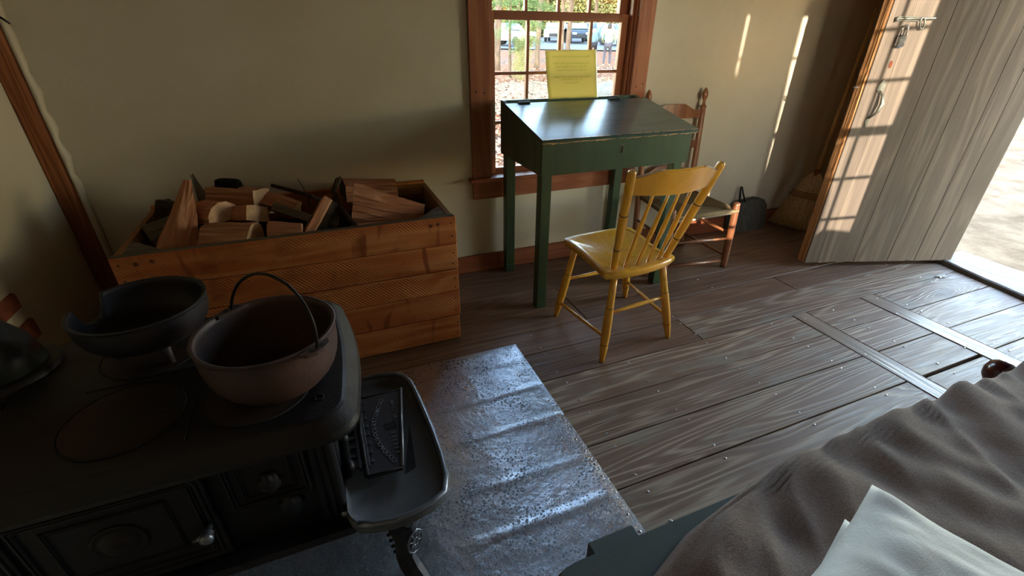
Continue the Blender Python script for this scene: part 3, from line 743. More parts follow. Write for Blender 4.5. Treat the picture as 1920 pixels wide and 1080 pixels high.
q = MB(); d1 = Vector((.004, 0, 0)); q.add([pc[1], pc[1]+d1*1.6, pc[2]+d1*1.2, pc[2]], [(0, 1, 2, 3)]); e_ = q.build('sleeve_edge', M_sleeve, pp)
e_.modifiers.new('s', 'SOLIDIFY').thickness = .0006
def text_mesh(txt, size, ext=0.0, font_space=1.0):
    c = bpy.data.curves.new('text', 'FONT'); c.body = txt; c.size = size; c.extrude = ext; c.align_x = 'CENTER'; c.align_y = 'CENTER'; c.resolution_u = 2; c.space_character = font_space
    o = bpy.data.objects.new('text', c); col.objects.link(o)
    dg = bpy.context.evaluated_depsgraph_get(); me = bpy.data.meshes.new_from_object(o.evaluated_get(dg)); bpy.data.objects.remove(o); return me
lines = [('Please do not sit on this furniture', .87, .0155), ('The original furniture from Henry David', .735, .0165), ("Thoreau's house at Walden Pond is", .665, .0165), ('located at the Concord Museum', .595, .0165),
         ('Please ask a visitor center staff member', .455, .0145), ('for more information', .40, .0135), ('Thank you', .335, .013)]
ux = (pc[1]-pc[0]).normalized(); uz = ((pc[3]+pc[2])/2-(pc[0]+pc[1])/2).normalized()
for t_, v_, sz in lines:
    me = text_mesh(t_, sz)
    w_ = max(v.co.x for v in me.vertices)-min(v.co.x for v in me.vertices)
    tgt = {.87: .225, .735: .215, .665: .19, .595: .18, .455: .22, .40: .13, .335: .09}[v_]
    c0 = (pc[0]+pc[1])/2*(1-v_)+(pc[3]+pc[2])/2*v_+Vector((0, .005+.003*math.sin(v_*4)-.0012, 0))
    for v in me.vertices:
        xx = -v.co.x*tgt/w_; uu = xx/.3
        v.co = c0 + ux*xx + uz*v.co.y - wloc(pp) + Vector((0, -.005*(1-math.cos(uu*math.pi)), 0))
    me.materials.clear(); me.materials.append(M_ink)
    o = bpy.data.objects.new('print_line', me); col.objects.link(o); o.parent = pp

# ------------------------------------------------------------------ yellow chair
yc = thing('spindle_chair', 'mustard yellow spindle-back wooden chair drawn up to the green desk', 'chair', (1.21, 1.63, 0))
sp_out = [(1.022, 1.828), (1.10, 1.842), (1.20, 1.850), (1.30, 1.852), (1.375, 1.848), (1.402, 1.832), (1.402, 1.78), (1.390, 1.70), (1.374, 1.62), (1.366, 1.545), (1.374, 1.500), (1.384, 1.462), (1.340, 1.438), (1.27, 1.418), (1.19, 1.405), (1.11, 1.402), (1.04, 1.408), (.998, 1.420), (1.000, 1.47), (1.010, 1.54), (1.014, 1.62), (1.016, 1.70), (1.014, 1.77), (1.010, 1.81)]
def seat_rings(pts, zt, tk):
    cx = sum(p[0] for p in pts)/len(pts); cy = sum(p[1] for p in pts)/len(pts)
    sc = lambda f, z: [(cx+(x-cx)*f, cy+(y-cy)*f, z) for x, y in pts]
    return [sc(.90, zt-tk), sc(.97, zt-tk+.004), sc(1, zt-tk+.014), sc(1, zt-.007), sc(.985, zt), sc(.92, zt+.0005), sc(.84, zt-.002), sc(.72, zt-.009), sc(.5, zt-.013), sc(.2, zt-.014)]
q = MB(); q.loft(seat_rings(sp_out, .443, .036)); q.build('seat', M_yellow, yc)
# painted line round the seat
ins = []
cx = sum(p[0] for p in sp_out)/len(sp_out); cy = sum(p[1] for p in sp_out)/len(sp_out)
for x, y in sp_out[4:12]: ins.append((cx+(x-cx)*.86, cy+(y-cy)*.88, .4422))
q = MB(); q.tube(ins, .0012, 5); q.build('seat_line', M_blackring, yc)
def turned(mb, p0, p1, prof, n=12):
    p0, p1 = Vector(p0), Vector(p1)
    mb.tube([p0.lerp(p1, t) for t, r in prof], [r for t, r in prof], n)
legprof = [(0, .0105), (.04, .0125), (.12, .016), (.20, .0195), (.215, .0180), (.32, .0205), (.5, .0200), (.62, .0185), (.64, .0172), (.8, .0160), (1, .0145)]
LG = dict(FL=((1.0, 1.829, 0), (1.058, 1.775, .412)), BL=((1.018, 1.401, 0), (1.066, 1.452, .412)), BR=((1.425, 1.447, 0), (1.335, 1.480, .412)), FR=((1.459, 1.864, 0), (1.358, 1.775, .412)))
for k, (a, b) in LG.items():
    q = MB(); turned(q, a, b, legprof); lg = q.build('leg', M_yellow, yc)
    for t in (.205, .63):
        c0 = Vector(a).lerp(Vector(b), t); c1 = Vector(a).lerp(Vector(b), t+.006); r = .0192 if t < .5 else .0184
        q = MB(); q.tube([c0, c1], r, 12); q.build('painted_ring', M_blackring, lg)
def legpt(k, t): return Vector(LG[k][0]).lerp(Vector(LG[k][1]), t)
stp = [(0, .0065), (.25, .008), (.5, .0105), (.75, .008), (1, .0065)]
for (a, ta, b, tb) in (('FL', .21, 'BL', .29), ('FR', .30, 'BR', .30), ('FL', .55, 'FR', .55), ('BL', .57, 'BR', .57)):
    q = MB(); turned(q, legpt(a, ta), legpt(b, tb), stp, 10); q.build('stretcher', M_yellow, yc)
# back posts
PL = (Vector((1.068, 1.470, .425)), Vector((.972, 1.300, .900))); PR = (Vector((1.340, 1.480, .425)), Vector((1.392, 1.322, .890)))
def bend(p, t, k=.018): return p + Vector((0, k*math.sin(t*math.pi)*-1, 0))*0
postprof = [(0, .0125), (.04, .0150), (.24, .0165), (.26, .0155), (.40, .0175), (.6, .0180), (.62, .017), (.8, .0175), (.95, .0165), (.985, .0150), (1, .010)]
for (a, b) in (PL, PR):
    q = MB(); q.tube([bend(a.lerp(b, t), t) for t, r in postprof], [r for t, r in postprof], 14); po = q.build('back_post', M_yellow, yc)
    for t in (.25, .61):
        c0 = a.lerp(b, t); c1 = a.lerp(b, t+.008)
        q = MB(); q.tube([c0, c1], .0172 if t < .5 else .0182, 14); q.build('painted_ring', M_blackring, po)
    q = MB(); c0 = a.lerp(b, .992); c1 = a.lerp(b, 1.004); q.tube([c0, c1], [.0125, .004], 12); q.build('worn_tip', M_bare, po)
# crest rail: bowed back, scalloped top
q = MB(); rings = []
NC = 24
for i in range(NC+1):
    t = i/NC
    lo0, hi0 = PL[0].lerp(PL[1], .80), PL[0].lerp(PL[1], .955); lo1, hi1 = PR[0].lerp(PR[1], .80), PR[0].lerp(PR[1], .955)
    lo = lo0.lerp(lo1, t); hi = hi0.lerp(hi1, t); bow = Vector((0, -.036*math.sin(math.pi*t), 0))
    rise = 0.0
    if t < .22: rise = .006+.022*(t/.22)**1.6
    elif t > .78: rise = .006+.022*((1-t)/.22)**1.6
    else: rise = .030
    lo = lo+bow+Vector((0, 0, -.006*math.sin(math.pi*t))); hi = hi+bow+Vector((0, 0, rise-.014))
    n_ = Vector((0, .0065, .002))
    rings.append([lo-n_, lo+n_, hi+n_*.8, hi+Vector((0, 0, .002)), hi-n_*.8])
q.loft(rings, smooth=False); cr = q.build('crest_rail', M_yellow, yc)
q = MB(); q.tube([Vector(r[3])+Vector((0, 0, -.0005)) for r in rings[1:8]], .0042, 6); q.build('worn_edge', M_bare, cr)
q = MB(); q.tube([Vector(r[3])+Vector((0, 0, -.0005)) for r in rings[18:-1]], .0042, 6); q.build('worn_edge', M_bare, cr)
spprof = [(0, .0062), (.25, .0075), (.48, .0098), (.52, .0102), (.56, .0098), (.8, .0068), (1, .0055)]
for k, (bx_, by_) in enumerate([(1.119, 1.463), (1.178, 1.461), (1.236, 1.464), (1.295, 1.472)]):
    t = (k+1)/5; tt = .10+.80*t; i = int(tt*NC); top = (Vector(rings[i][0])+Vector(rings[i][1]))/2+Vector((0, 0, .006))
    q = MB(); turned(q, (bx_, by_, .430), top, spprof, 10); q.build('spindle', M_yellow, yc)

# ------------------------------------------------------------------ ladder-back chair
lc = thing('ladderback_chair', 'brown ladder-back chair with woven rush seat standing against the wall behind the desk', 'chair', (2.06, 2.2, 0))
FLx, FRx = (1.832, 2.005), (2.285, 1.975)
FLt, FRt = (1.812, 1.998), (2.262, 1.968)
for (b, t) in ((FLx, FLt), (FRx, FRt)):
    q = MB(); q.tube([Vector((b[0], b[1], 0)).lerp(Vector((t[0], t[1], .432)), k) for k in (0, .03, .06, .5, .94, .955, .985, 1.0)], [.015, .019, .0205, .0215, .0205, .0185, .0195, .014], 14); q.build('leg', M_brown, lc)
def postz(bx_, by_, tx, ty, z): return Vector((bx_+(tx-bx_)*z/1.02, by_+(ty-by_)*z/1.02, z))
posts = {'L': (1.862, 2.365, 1.865, 2.435), 'R': (2.275, 2.365, 2.292, 2.435)}
fin = [(0, .017), (.03, .019), (.5, .019), (.85, .0175), (.905, .0165), (.912, .019), (.922, .019), (.928, .011), (.945, .008), (.955, .010), (.972, .0175), (.988, .0195), (1.005, .0155), (1.018, .009), (1.026, .004)]
for k, (a, b, c, d) in posts.items():
    q = MB(); q.tube([postz(a, b, c, d, z if z > 0 else 0) for z, r in fin], [r for z, r in fin], 14); q.build('back_post', M_brown, lc)
def slat(z0, z1, arch):
    q = MB(); rr = []
    n = 22
    for i in range(n+1):
        t = i/n
        a = postz(*posts['L'], z0).lerp(postz(*posts['R'], z0), t); b = postz(*posts['L'], z1).lerp(postz(*posts['R'], z1), t)
        bow = Vector((0, .020*math.sin(math.pi*t), 0)); e = abs(t-.5)*2
        up = arch*(1 if e < .38 else max(0, 1-((e-.38)/.34))**1.0 if e < .72 else 0)
        a += bow; b += bow+Vector((0, 0, up)); n_ = Vector((0, .005, 0))
        rr.append([a-n_, a+n_, b+n_, b-n_])
    q.loft(rr, smooth=False); return q.build('slat', M_brown, lc)
slat(.850, .897, .038); slat(.668, .715, .026); slat(.478, .530, .034)
for (za, zb, A_, B_) in ((.214, .196, FLx, FRx), (.060, .044, FLx, FRx)):
    q = MB(); q.tube([(A_[0], A_[1], za), ((A_[0]+B_[0])/2, (A_[1]+B_[1])/2, (za+zb)/2), (B_[0], B_[1], zb)], [.008, .0105, .008], 10); q.build('stretcher', M_brown, lc)
for (f, p) in ((FLx, 'L'), (FRx, 'R')):
    for z in (.235, .085):
        b = postz(*posts[p], z); q = MB(); q.tube([(f[0], f[1], z-.01), ((f[0]+b.x)/2, (f[1]+b.y)/2, z-.005), b], [.0075, .0095, .0075], 10); q.build('stretcher', M_brown, lc)
a = postz(*posts['L'], .12); b = postz(*posts['R'], .12); q = MB(); q.tube([a, b], .008, 8); q.build('stretcher', M_brown, lc)
# rush seat: four triangular fields of cords
c = [Vector((1.808, 1.990, .385)), Vector((2.270, 1.960, .385)), Vector((2.272, 2.372, .392)), Vector((1.872, 2.376, .392))]
q = MB(); ctr = (c[0]+c[1]+c[2]+c[3])/4; ctr.z = .380
for e in range(4):
    a, b = c[e], c[(e+1) % 4]; out = ((a+b)/2-ctr); out.z = 0; out.normalize()
    n = 17
    for k in range(n):
        t = k/n; p = a.lerp(ctr, t); r_ = b.lerp(ctr, t)
        dz = Vector((0, 0, .006*math.sin(min(1, t*3)*math.pi/2)))
        rad = .0068
        q.tube([p+dz*0+out*.010*(1-t), (p+r_)/2+Vector((0, 0, .002)), r_+out*.010*(1-t)], rad, 6, cap=False)
    q.tube([a+Vector((0, 0, -.004)), b+Vector((0, 0, -.004))], .0135, 10)
q.build('rush_seat', M_rush, lc)
q = MB(); q.tube([c[0]+Vector((.01, .02, -.02)), c[1]+Vector((-.01, .02, -.02))], .010, 10); q.build('seat_rail', simple('pale_seat_rail', S(190, 182, 168), .6), lc)

# ------------------------------------------------------------------ broom
br = thing('corn_broom', 'corn broom with pale wooden handle leaning in the corner behind the open door', 'broom', (3.27, 2.31, 0))
neck = Vector((3.416, 2.335, .412)); hd = Vector((.132, .058, .866)).normalized()
q = MB(); q.tube([neck, neck+hd*.55, neck+hd*1.08], [.0125, .0120, .011], 12); q.build('handle', M_handle, br)
q = MB(); q.tube([neck-hd*.02, neck+hd*.012, neck+hd*.03], [.020, .017, .013], 12); q.build('collar', M_twine, br)
b0, b1 = Vector((3.200, 2.452, .012)), Vector((3.345, 2.130, .004))
n_st = 240
q = MB(); thick = Vector((.35, .15, 0)).normalized()
for i in range(n_st):
    t = rnd.random(); d = rnd.uniform(-1, 1)
    bot = b0.lerp(b1, t)+thick*d*.024+Vector((0, 0, .035*(1-math.sin(math.pi*min(1, max(0, t))))*(1 if t > .5 else .3)+rnd.uniform(0, .012)))
    sh_c = neck+(b0.lerp(b1, .5)-neck)*.36
    w = (b1-b0).normalized()
    mid = sh_c+w*(t-.5)*.195+thick*d*.028
    top = neck+w*(t-.5)*.045+thick*d*.012
    hi = neck.lerp(sh_c, .38)+w*(t-.5)*.150+thick*d*.024
    q.tube([top, hi, mid, mid.lerp(bot, .5)+w*rnd.uniform(-.006, .006), bot], [.0028, .0034, .0032, .0032, .0018], 4, cap=False, smooth=False)
q.build('straw', M_straw, br)['kind'] = 'stuff'
# inner core so the bundle is not see-through
q = MB(); rings = []
w = (b1-b0).normalized(); sh_c = neck+(b0.lerp(b1, .5)-neck)*.36
for cc, wd, th_ in ((neck, .030, .012), (neck.lerp(sh_c, .38), .145, .022), (sh_c, .185, .025), (sh_c.lerp(b0.lerp(b1, .5), .5), .26, .022), (b0.lerp(b1, .5)+Vector((0, 0, .02)), .33, .018)):
    rings.append([cc+w*wd/2*math.cos(2*math.pi*k/20)+thick*th_*math.sin(2*math.pi*k/20) for k in range(20)])
q.loft(rings); q.build('straw_core', M_straw, br)
for k in range(4):
    cc = sh_c+(sh_c-neck).normalized()*(-.012+.013*k); wd = .205+.010*k; q = MB()
    q.tube([cc+w*wd/2*math.cos(2*math.pi*j/24)+thick*.034*math.sin(2*math.pi*j/24) for j in range(25)], .0028, 6, cap=False); q.build('stitch_band', M_twine, br)

# ------------------------------------------------------------------ ash shovel / dustpan behind the ladder-back chair
dp = thing('bellows', 'dark grey wooden bellows with thin handles against the wall beside the ladder-back chair', 'bellows', (2.93, 2.42, 0))
o2 = [(2.760, .0), (3.075, .0), (3.095, .06), (3.090, .18), (3.055, .225), (2.99, .238), (2.90, .232), (2.80, .222), (2.745, .175), (2.742, .06)]
q = MB(); q.prism([(x, 2.385+.16*z, z) for x, z in o2], (0, .018, 0)); q.build('front_board', M_ash, dp)
q = MB(); q.prism([(x+.005, 2.425+.16*z, z) for x, z in o2], (0, .016, 0)); q.build('back_board', M_ash, dp)
cxo, czo = 2.92, .12
q = MB(); q.prism([(cxo+(x-cxo)*.95, 2.403+.16*z, czo+(z-czo)*.95) for x, z in o2], (0, .022, 0)); q.build('leather_side', simple('dark_leather', S(34, 30, 28), .6), dp)
q = MB(); q.tube([(2.800, 2.41, .20), (2.806, 2.43, .27), (2.812, 2.448, .335)], [.008, .009, .006], 8); q.build('handle', M_blackiron, dp)
q = MB(); q.tube([(2.868, 2.42, .215), (2.846, 2.44, .28), (2.824, 2.450, .338), (2.812, 2.450, .338)], [.0055, .0055, .005, .004], 8); q.build('handle', M_blackiron, dp)

# ------------------------------------------------------------------ metal floor sheet
shp = thing('metal_sheet', 'dented galvanised steel sheet screwed to the floor under the iron stove', 'metal sheet', (.1, 1.0, 0))
sx0, sx1, sy0, sy1 = -1.0, .703, .10, 1.668
q = MB(); nx, ny = 110, 120; vs = []
cre = [(1.543, .003), (1.356, .0045), (1.168, .0045), (.957, .0035), (.791, .005), (.60, .004), (.4, .004)]
for i in range(nx+1):
    for j in range(ny+1):
        x = sx0+(sx1-sx0)*i/nx; y = sy0+(sy1-sy0)*j/ny
        z = .0030+.0018*mnoise.noise(Vector((x*4, y*4, 1)))+.0012*mnoise.noise(Vector((x*13, y*13, 5)))
        for cy_, a in cre:
            yy = cy_+.010*mnoise.noise(Vector((x*3, cy_*5, 0)))
            z += a*math.exp(-((y-yy)/.0095)**2)*min(1, max(0, (x-.15)/.15) if x > .1 else .3)
        e = min(x-sx0, sx1-x, sy1-y, .03)/.03; z = .0012+max(0, z)*max(0, e)
        vs.append((x, y, z))
fs = [(i*(ny+1)+j, (i+1)*(ny+1)+j, (i+1)*(ny+1)+j+1, i*(ny+1)+j+1) for i in range(nx) for j in range(ny)]
q.add(vs, fs, True); q.build('steel_sheet', M_sheet, shp, recalc=False)
q = MB(); q.box(sx0, sy0, .0002, sx1, sy1, .0010); q.build('sheet_base', M_screw, shp)
sc_ = MB(); sc_.lathe([(.0001, .0045), (.0025, .004), (.0048, .002), (.0052, 0)], 10, cap=False); sc_me = sc_.mesh('screw'); sc_me.materials.append(M_screw)
for x, y in [(.669, 1.645), (.672, 1.521), (.691, 1.353), (.680, 1.256), (.69, 1.148), (.684, 1.092), (.682, 1.036), (.688, .977), (.69, .914), (.686, .859), (.692, .791), (.685, .71), (.686, .649), (.688, .57), (.687, .49), (.538, 1.653), (.419, 1.65), (.30, 1.652)]:
    inst('screw', sc_me, shp, (x, y, .0012))

# ------------------------------------------------------------------ cast iron stove
st = thing('cast_iron_stove', 'low black cast iron cook stove with side hearth shelf in the lower left corner', 'stove', (-.35, 1.03, 0))
def rrect(x0, y0, x1, y1, r, n=6, bow=0.0):
    pts = []
    for (cx_, cy_, a0) in ((x1-r, y0+r, -90), (x1-r, y1-r, 0), (x0+r, y1-r, 90), (x0+r, y0+r, 180)):
        for k in range(n+1):
            a = R(a0+90*k/n); pts.append([cx_+r*math.cos(a), cy_+r*math.sin(a)])
    return pts
def bowed(pts, x1, y0, y1, amt):
    for p in pts:
        t = (p[1]-y0)/(y1-y0); f = max(0, (p[0]-(x1-.12))/.12); p[0] += amt*math.sin(math.pi*t)*min(1, f)
    return pts
def densify(pts, m=2):
    o = []
    for i in range(len(pts)):
        a, b = pts[i], pts[(i+1) % len(pts)]; d = math.hypot(a[0]-b[0], a[1]-b[1]); k = max(1, int(d/.05))
        for j in range(k): o.append([a[0]+(b[0]-a[0])*j/k, a[1]+(b[1]-a[1])*j/k])
    return o
base = densify(rrect(-.715, .745, -.030, 1.308, .055, 14))
def topring(ins_, z):
    cx_, cy_ = -.372, 1.026; hx, hy = .343, .281
    pts = [[cx_+(x-cx_)*(1-ins_/hx), cy_+(y-cy_)*(1-ins_/hy)] for x, y in base]
    pts = bowed(pts, -.03, .745, 1.308, .030)
    return [(x, y, z) for x, y in pts]
q = MB(); q.loft([topring(.02, .572), topring(.003, .578), topring(0, .590), topring(.004, .602), topring(.024, .624), topring(.030, .628), topring(.2, .6295)], smooth=False)
stop = q.build('stove_top', M_stovetop, st)
for p in stop.data.polygons: p.use_smooth = False
M_seam = simple('black_seam', S(8, 7, 7), .9, 0, 20, .1, 0)
for (cx_, cy_, r_) in ((-.453, .912, .104), (-.212, .905, .104), (-.453, 1.150, .104), (-.212, 1.140, .104)):
    q = MB(); q.lathe([(.0001, .6325), (.03, .6318), (r_-.006, .6322), (r_-.002, .6308)], 40, Matrix.Translation((cx_, cy_, 0)), cap=False); ld = q.build('lid', M_lid, st)
    q = MB(); q.tube([(cx_+r_*math.cos(2*math.pi*k/40), cy_+r_*math.sin(2*math.pi*k/40), .6300) for k in range(41)], .0022, 5, cap=False); q.build('lid_seam', M_seam, ld)
    q = MB(); q.box(cx_+.052, cy_-.008, .6318, cx_+.082, cy_+.008, .6330); q.build('lifter_slot', M_seam, ld)
q = MB(); q.box(-.410, 1.046, .6292, -.350, 1.066, .6312, .0005); q.build('lifter_slot', M_seam, st)
for (a, b) in (((-.333, .80), (-.333, 1.28)), ((-.55, 1.03), (-.42, 1.03)), ((-.25, 1.03), (-.10, 1.03))):
    q = MB(); q.tube([(a[0], a[1], .6298), (b[0], b[1], .6298)], .0015, 5); q.build('top_seam', M_seam, st)
q = MB()
for a, b in (((-.102, .828), (-.086, .828)), ((-.086, .828), (-.086, .843)), ((-.086, .843), (-.102, .843)), ((-.102, .843), (-.102, .828))): q.tube([(a[0], a[1], .6296), (b[0], b[1], .6296)], .0012, 5)
q.build('cast_mark', M_stove, st)
# body
q = MB(); q.box(-.66, .812, .285, -.105, 1.26, .575, .004); q.build('body', M_stove, st)
# frame mouldings on the front
def frame(x0, x1, z0, z1, w, d, y=.812, rr=0.0):
    q = MB(); q.box(x0, y-d, z1-w, x1, y, z1, .003); q.box(x0, y-d, z0, x1, y, z0+w, .003); q.box(x0, y-d, z0, x0+w, y, z1, .003); q.box(x1-w, y-d, z0, x1, y, z1, .003); return q
def rframe(x0, x1, z0, z1, w, d, y, r, corner_only=True):
    """moulded frame with rounded upper right corner"""
    def outline(i):
        pts = [(x0+i, z0+i), (x1-i, z0+i)]
        for k in range(9):
            a = R(90*k/8); pts.append((x1-r+(r-i)*math.cos(a), z1-r+(r-i)*math.sin(a)))
        pts.append((x0+i, z1-i)); return pts
    q = MB(); rings = []
    for i, dd in ((0, 0), (.002, d), (w*.35, d*1.1), (w*.5, d*.6), (w*.65, d*1.1), (w-.002, d), (w, 0)): rings.append([(x, y-dd, z) for x, z in outline(i)])
    q.loft(rings, False, False, smooth=False); return q
od = MB(); od.box(-.665, .800, .300, -.335, .8125, .548, .004); ovd = od.build('oven_door', M_stove, st)
rframe(-.668, -.332, .296, .552, .020, .008, .801, .035).build('door_rim', M_stove, ovd)
rframe(-.64, -.352, .315, .530, .014, .006, .801, .012).build('door_moulding', M_stove, ovd)
rframe(-.60, -.400, .345, .500, .010, .005, .801, .008).build('door_panel', M_stove, ovd)
q = MB(); q.lathe([(.048, 0), (.046, .004), (.040, .002), (.030, .003), (.026, .010), (.012, .014), (.0001, .015)], 28, Matrix.Translation((-.50, .800, .42)) @ Matrix.Rotation(R(90), 4, 'X')); q.build('door_rosette', M_stove, ovd)
q = MB(); q.lathe([(.007, 0), (.006, .018), (.012, .022), (.007, .027), (.013, .032), (.013, .040), (.006, .044), (.0001, .045)], 16, Matrix.Translation((-.352, .797, .40)) @ Matrix.Rotation(R(90), 4, 'X')); q.tube([(-.352, .788, .40), (-.372, .786, .378), (-.388, .79, .372)], [.005, .007, .004], 8); q.build('door_knob', M_shelf_rim, ovd)
dd = MB(); dd.box(-.30, .800, .415, -.150, .8125, .560, .003); drd = dd.build('draft_door', M_stove, st)
rframe(-.303, -.147, .412, .563, .014, .007, .801, .003).build('door_rim', M_stove, drd)
rframe(-.278, -.172, .432, .545, .010, .006, .801, .003).build('door_moulding', M_stove, drd)
def knob(x, z, r, par, yy=.800):
    q = MB(); rings = []
    for i in range(9):
        a = math.pi/2*i/8; rr = r*math.cos(a)+.0005; hh = r*.9*math.sin(a)
        rings.append([(x+rr*(1+.10*math.cos(6*2*math.pi*k/36+i))*math.cos(2*math.pi*k/36), yy-hh, z+rr*1.25*(1+.10*math.cos(6*2*math.pi*k/36+i))*math.sin(2*math.pi*k/36)) for k in range(36)])
    q.loft(rings); return q.build('ornate_knob', M_stove, par)
knob(-.222, .470, .022, drd); knob(-.198, .375, .026, st, .812)
# corner columns with flutes
def fluted(x0, x1, y, z0, z1, n, name='fluted_column'):
    q = MB(); prof = [(x0, y)]
    m = n*6
    for k in range(m+1):
        t = k/m; x = x0+(x1-x0)*t; prof.append((x, y-.012-.006*abs(math.sin(t*math.pi*n))))
    prof.append((x1, y)); rings = [[(x, yy, z) for x, yy in prof] for z in (z0, z1)]
    q.loft(rings, smooth=False); return q.build(name, M_stove, st)
fluted(-.142, -.088, .815, .286, .574, 3); fluted(-.700, -.668, .815, .286, .574, 2)
q = MB()
prof = [(-.106, .80)]
for k in range(13): t = k/12; prof.append((-.094+.006*abs(math.sin(t*math.pi*2)), .800+.05*t))
prof.append((-.106, .852)); q.loft([[(x, y, z) for x, y in prof] for z in (.286, .574)], smooth=False); q.build('fluted_column', M_stove, st)
q = MB(); q.lathe([(.0001, -.012), (.010, -.010), (.014, 0), (.010, .010), (.0001, .012)], 14, Matrix.Translation((-.094, .804, .296))); q.build('corner_boss', M_shelf_rim, st)
# base ledge
q = MB()
bl = densify(rrect(-.71, .765, -.06, 1.29, .03))
q.loft([[(x, y, z) for x, y in bl] for z in (.262, .286)], smooth=False); q.build('base_ledge', M_stove, st)
# end: hinge bar with lugs, arched grate
q = MB(); q.box(-.106, .87, .300, -.092, 1.22, .570, .003); q.build('end_door', M_stove, st)
q = MB(); q.tube([(-.078, .885, .325), (-.072, .885, .45), (-.078, .885, .565)], [.012, .011, .012], 10); eb = q.build('hinge_bar', M_stove, st)
for z in (.36, .455, .545):
    q = MB(); q.lathe([(.0001, -.012), (.012, -.009), (.016, 0), (.012, .009), (.0001, .012)], 12, Matrix.Translation((-.070, .880, z)) @ Matrix.Rotation(R(90), 4, 'Y')); q.build('hinge_knob', M_stove, eb)
# hearth shelf
HS = [(-.09, .770), (-.083, .752), (-.070, .732), (-.040, .720), (.010, .712), (.055, .714), (.100, .724), (.135, .744), (.152, .790), (.156, .86), (.155, .94), (.151, 1.02), (.146, 1.10), (.138, 1.18), (.124, 1.218), (.098, 1.240), (.06, 1.252), (.00, 1.256), (-.06, 1.254), (-.09, 1.250)]
q = MB()
cxh, cyh = 0.02, .98
def hs(f, z): return [(cxh+(x-cxh)*f, cyh+(y-cyh)*f, z) for x, y in HS]
q.loft([hs(.93, .288), hs(1.0, .302), hs(1.01, .320), hs(.995, .331), hs(.965, .330), hs(.94, .316), hs(.90, .309), hs(.3, .309)], smooth=True); sh_ = q.build('hearth_shelf', M_shelf, st)
q = MB(); q.tube([Vector(p) for p in hs(.985, .328)[2:-2]], .008, 10); q.build('shelf_rim', M_shelf_rim, st)
# grate at the stove end of the shelf
q = MB()
for k in range(9):
    y = .885+k*.032; q.box(-.075, y, .335, -.012, y+.011, .347, .001)
for x in (-.075, -.050, -.030): q.box(x, .875, .336, x+.007, 1.165, .349, .001)
q.build('ash_grate', M_plate, st)
# letter plate, tilted, with raised right rim
lp = MB(); P0, P1, P2, P3 = Vector((-.024, 1.140, .343)), Vector((.100, 1.140, .343)), Vector((.052, .845, .343)), Vector((-.034, .848, .343))
lp.loft([[P3-Vector((0, 0, .012)), P2-Vector((0, 0, .012)), P1-Vector((0, 0, .012)), P0-Vector((0, 0, .012))], [P3, P2, P1, P0]], smooth=False); lpl = lp.build('draft_plate', M_plate, st)
q = MB(); q.tube([P1+Vector((0, 0, .003)), P2+Vector((0, 0, .003))], .0045, 8); q.build('plate_rim', M_shelf_rim, lpl)
q = MB(); q.tube([P0, P0.lerp(P3, .5)+Vector((-.006, 0, .004)), P3], .007, 8); q.tube([P0, P1], .0025, 6); q.tube([P3, P2], .0025, 6); q.build('plate_rim', M_stove, lpl)
q = MB(); q.box(.030, .985, .3425, .062, 1.010, .3442); q.build('plate_slot', M_seam, lpl)
q = MB(); q.prism([(.056, .850, .3095), (.086, .862, .3095), (.100, 1.02, .3095)], (0, 0, .0012)); q.build('shelf_opening', M_seam, st)
M_letter = simple('letter_highlight_grey', S(128, 128, 138), .5, .2, 30, .2, 0)  # pale grey stands in for highlights on the raised letters
def relief(txt, arc, x0, y0, y1, sz):
    n = len(txt)
    for i, ch in enumerate(txt):
        if ch == ' ': continue
        t = (i+.5)/n; y = y0+(y1-y0)*t; x = x0+arc*math.sin(math.pi*t)
        tilt = math.atan2(-arc*math.pi*math.cos(math.pi*t)/abs(y1-y0), 1)
        me = text_mesh(ch, sz, .0012); me.materials.clear(); me.materials.append(M_letter)
        o = bpy.data.objects.new('raised_letter', me); col.objects.link(o); o.parent = lpl
        o.location = Vector((x, y, .3442))-wloc(lpl); o.rotation_euler = (0, 0, R(90)+tilt)
relief('COODAOUEOOERTDONDOO', -.038, .040, .865, 1.115, .017)
relief('REEIEE', 0, .050, .89, .975, .015); relief('NUIIHN', 0, .064, 1.02, 1.10, .015)
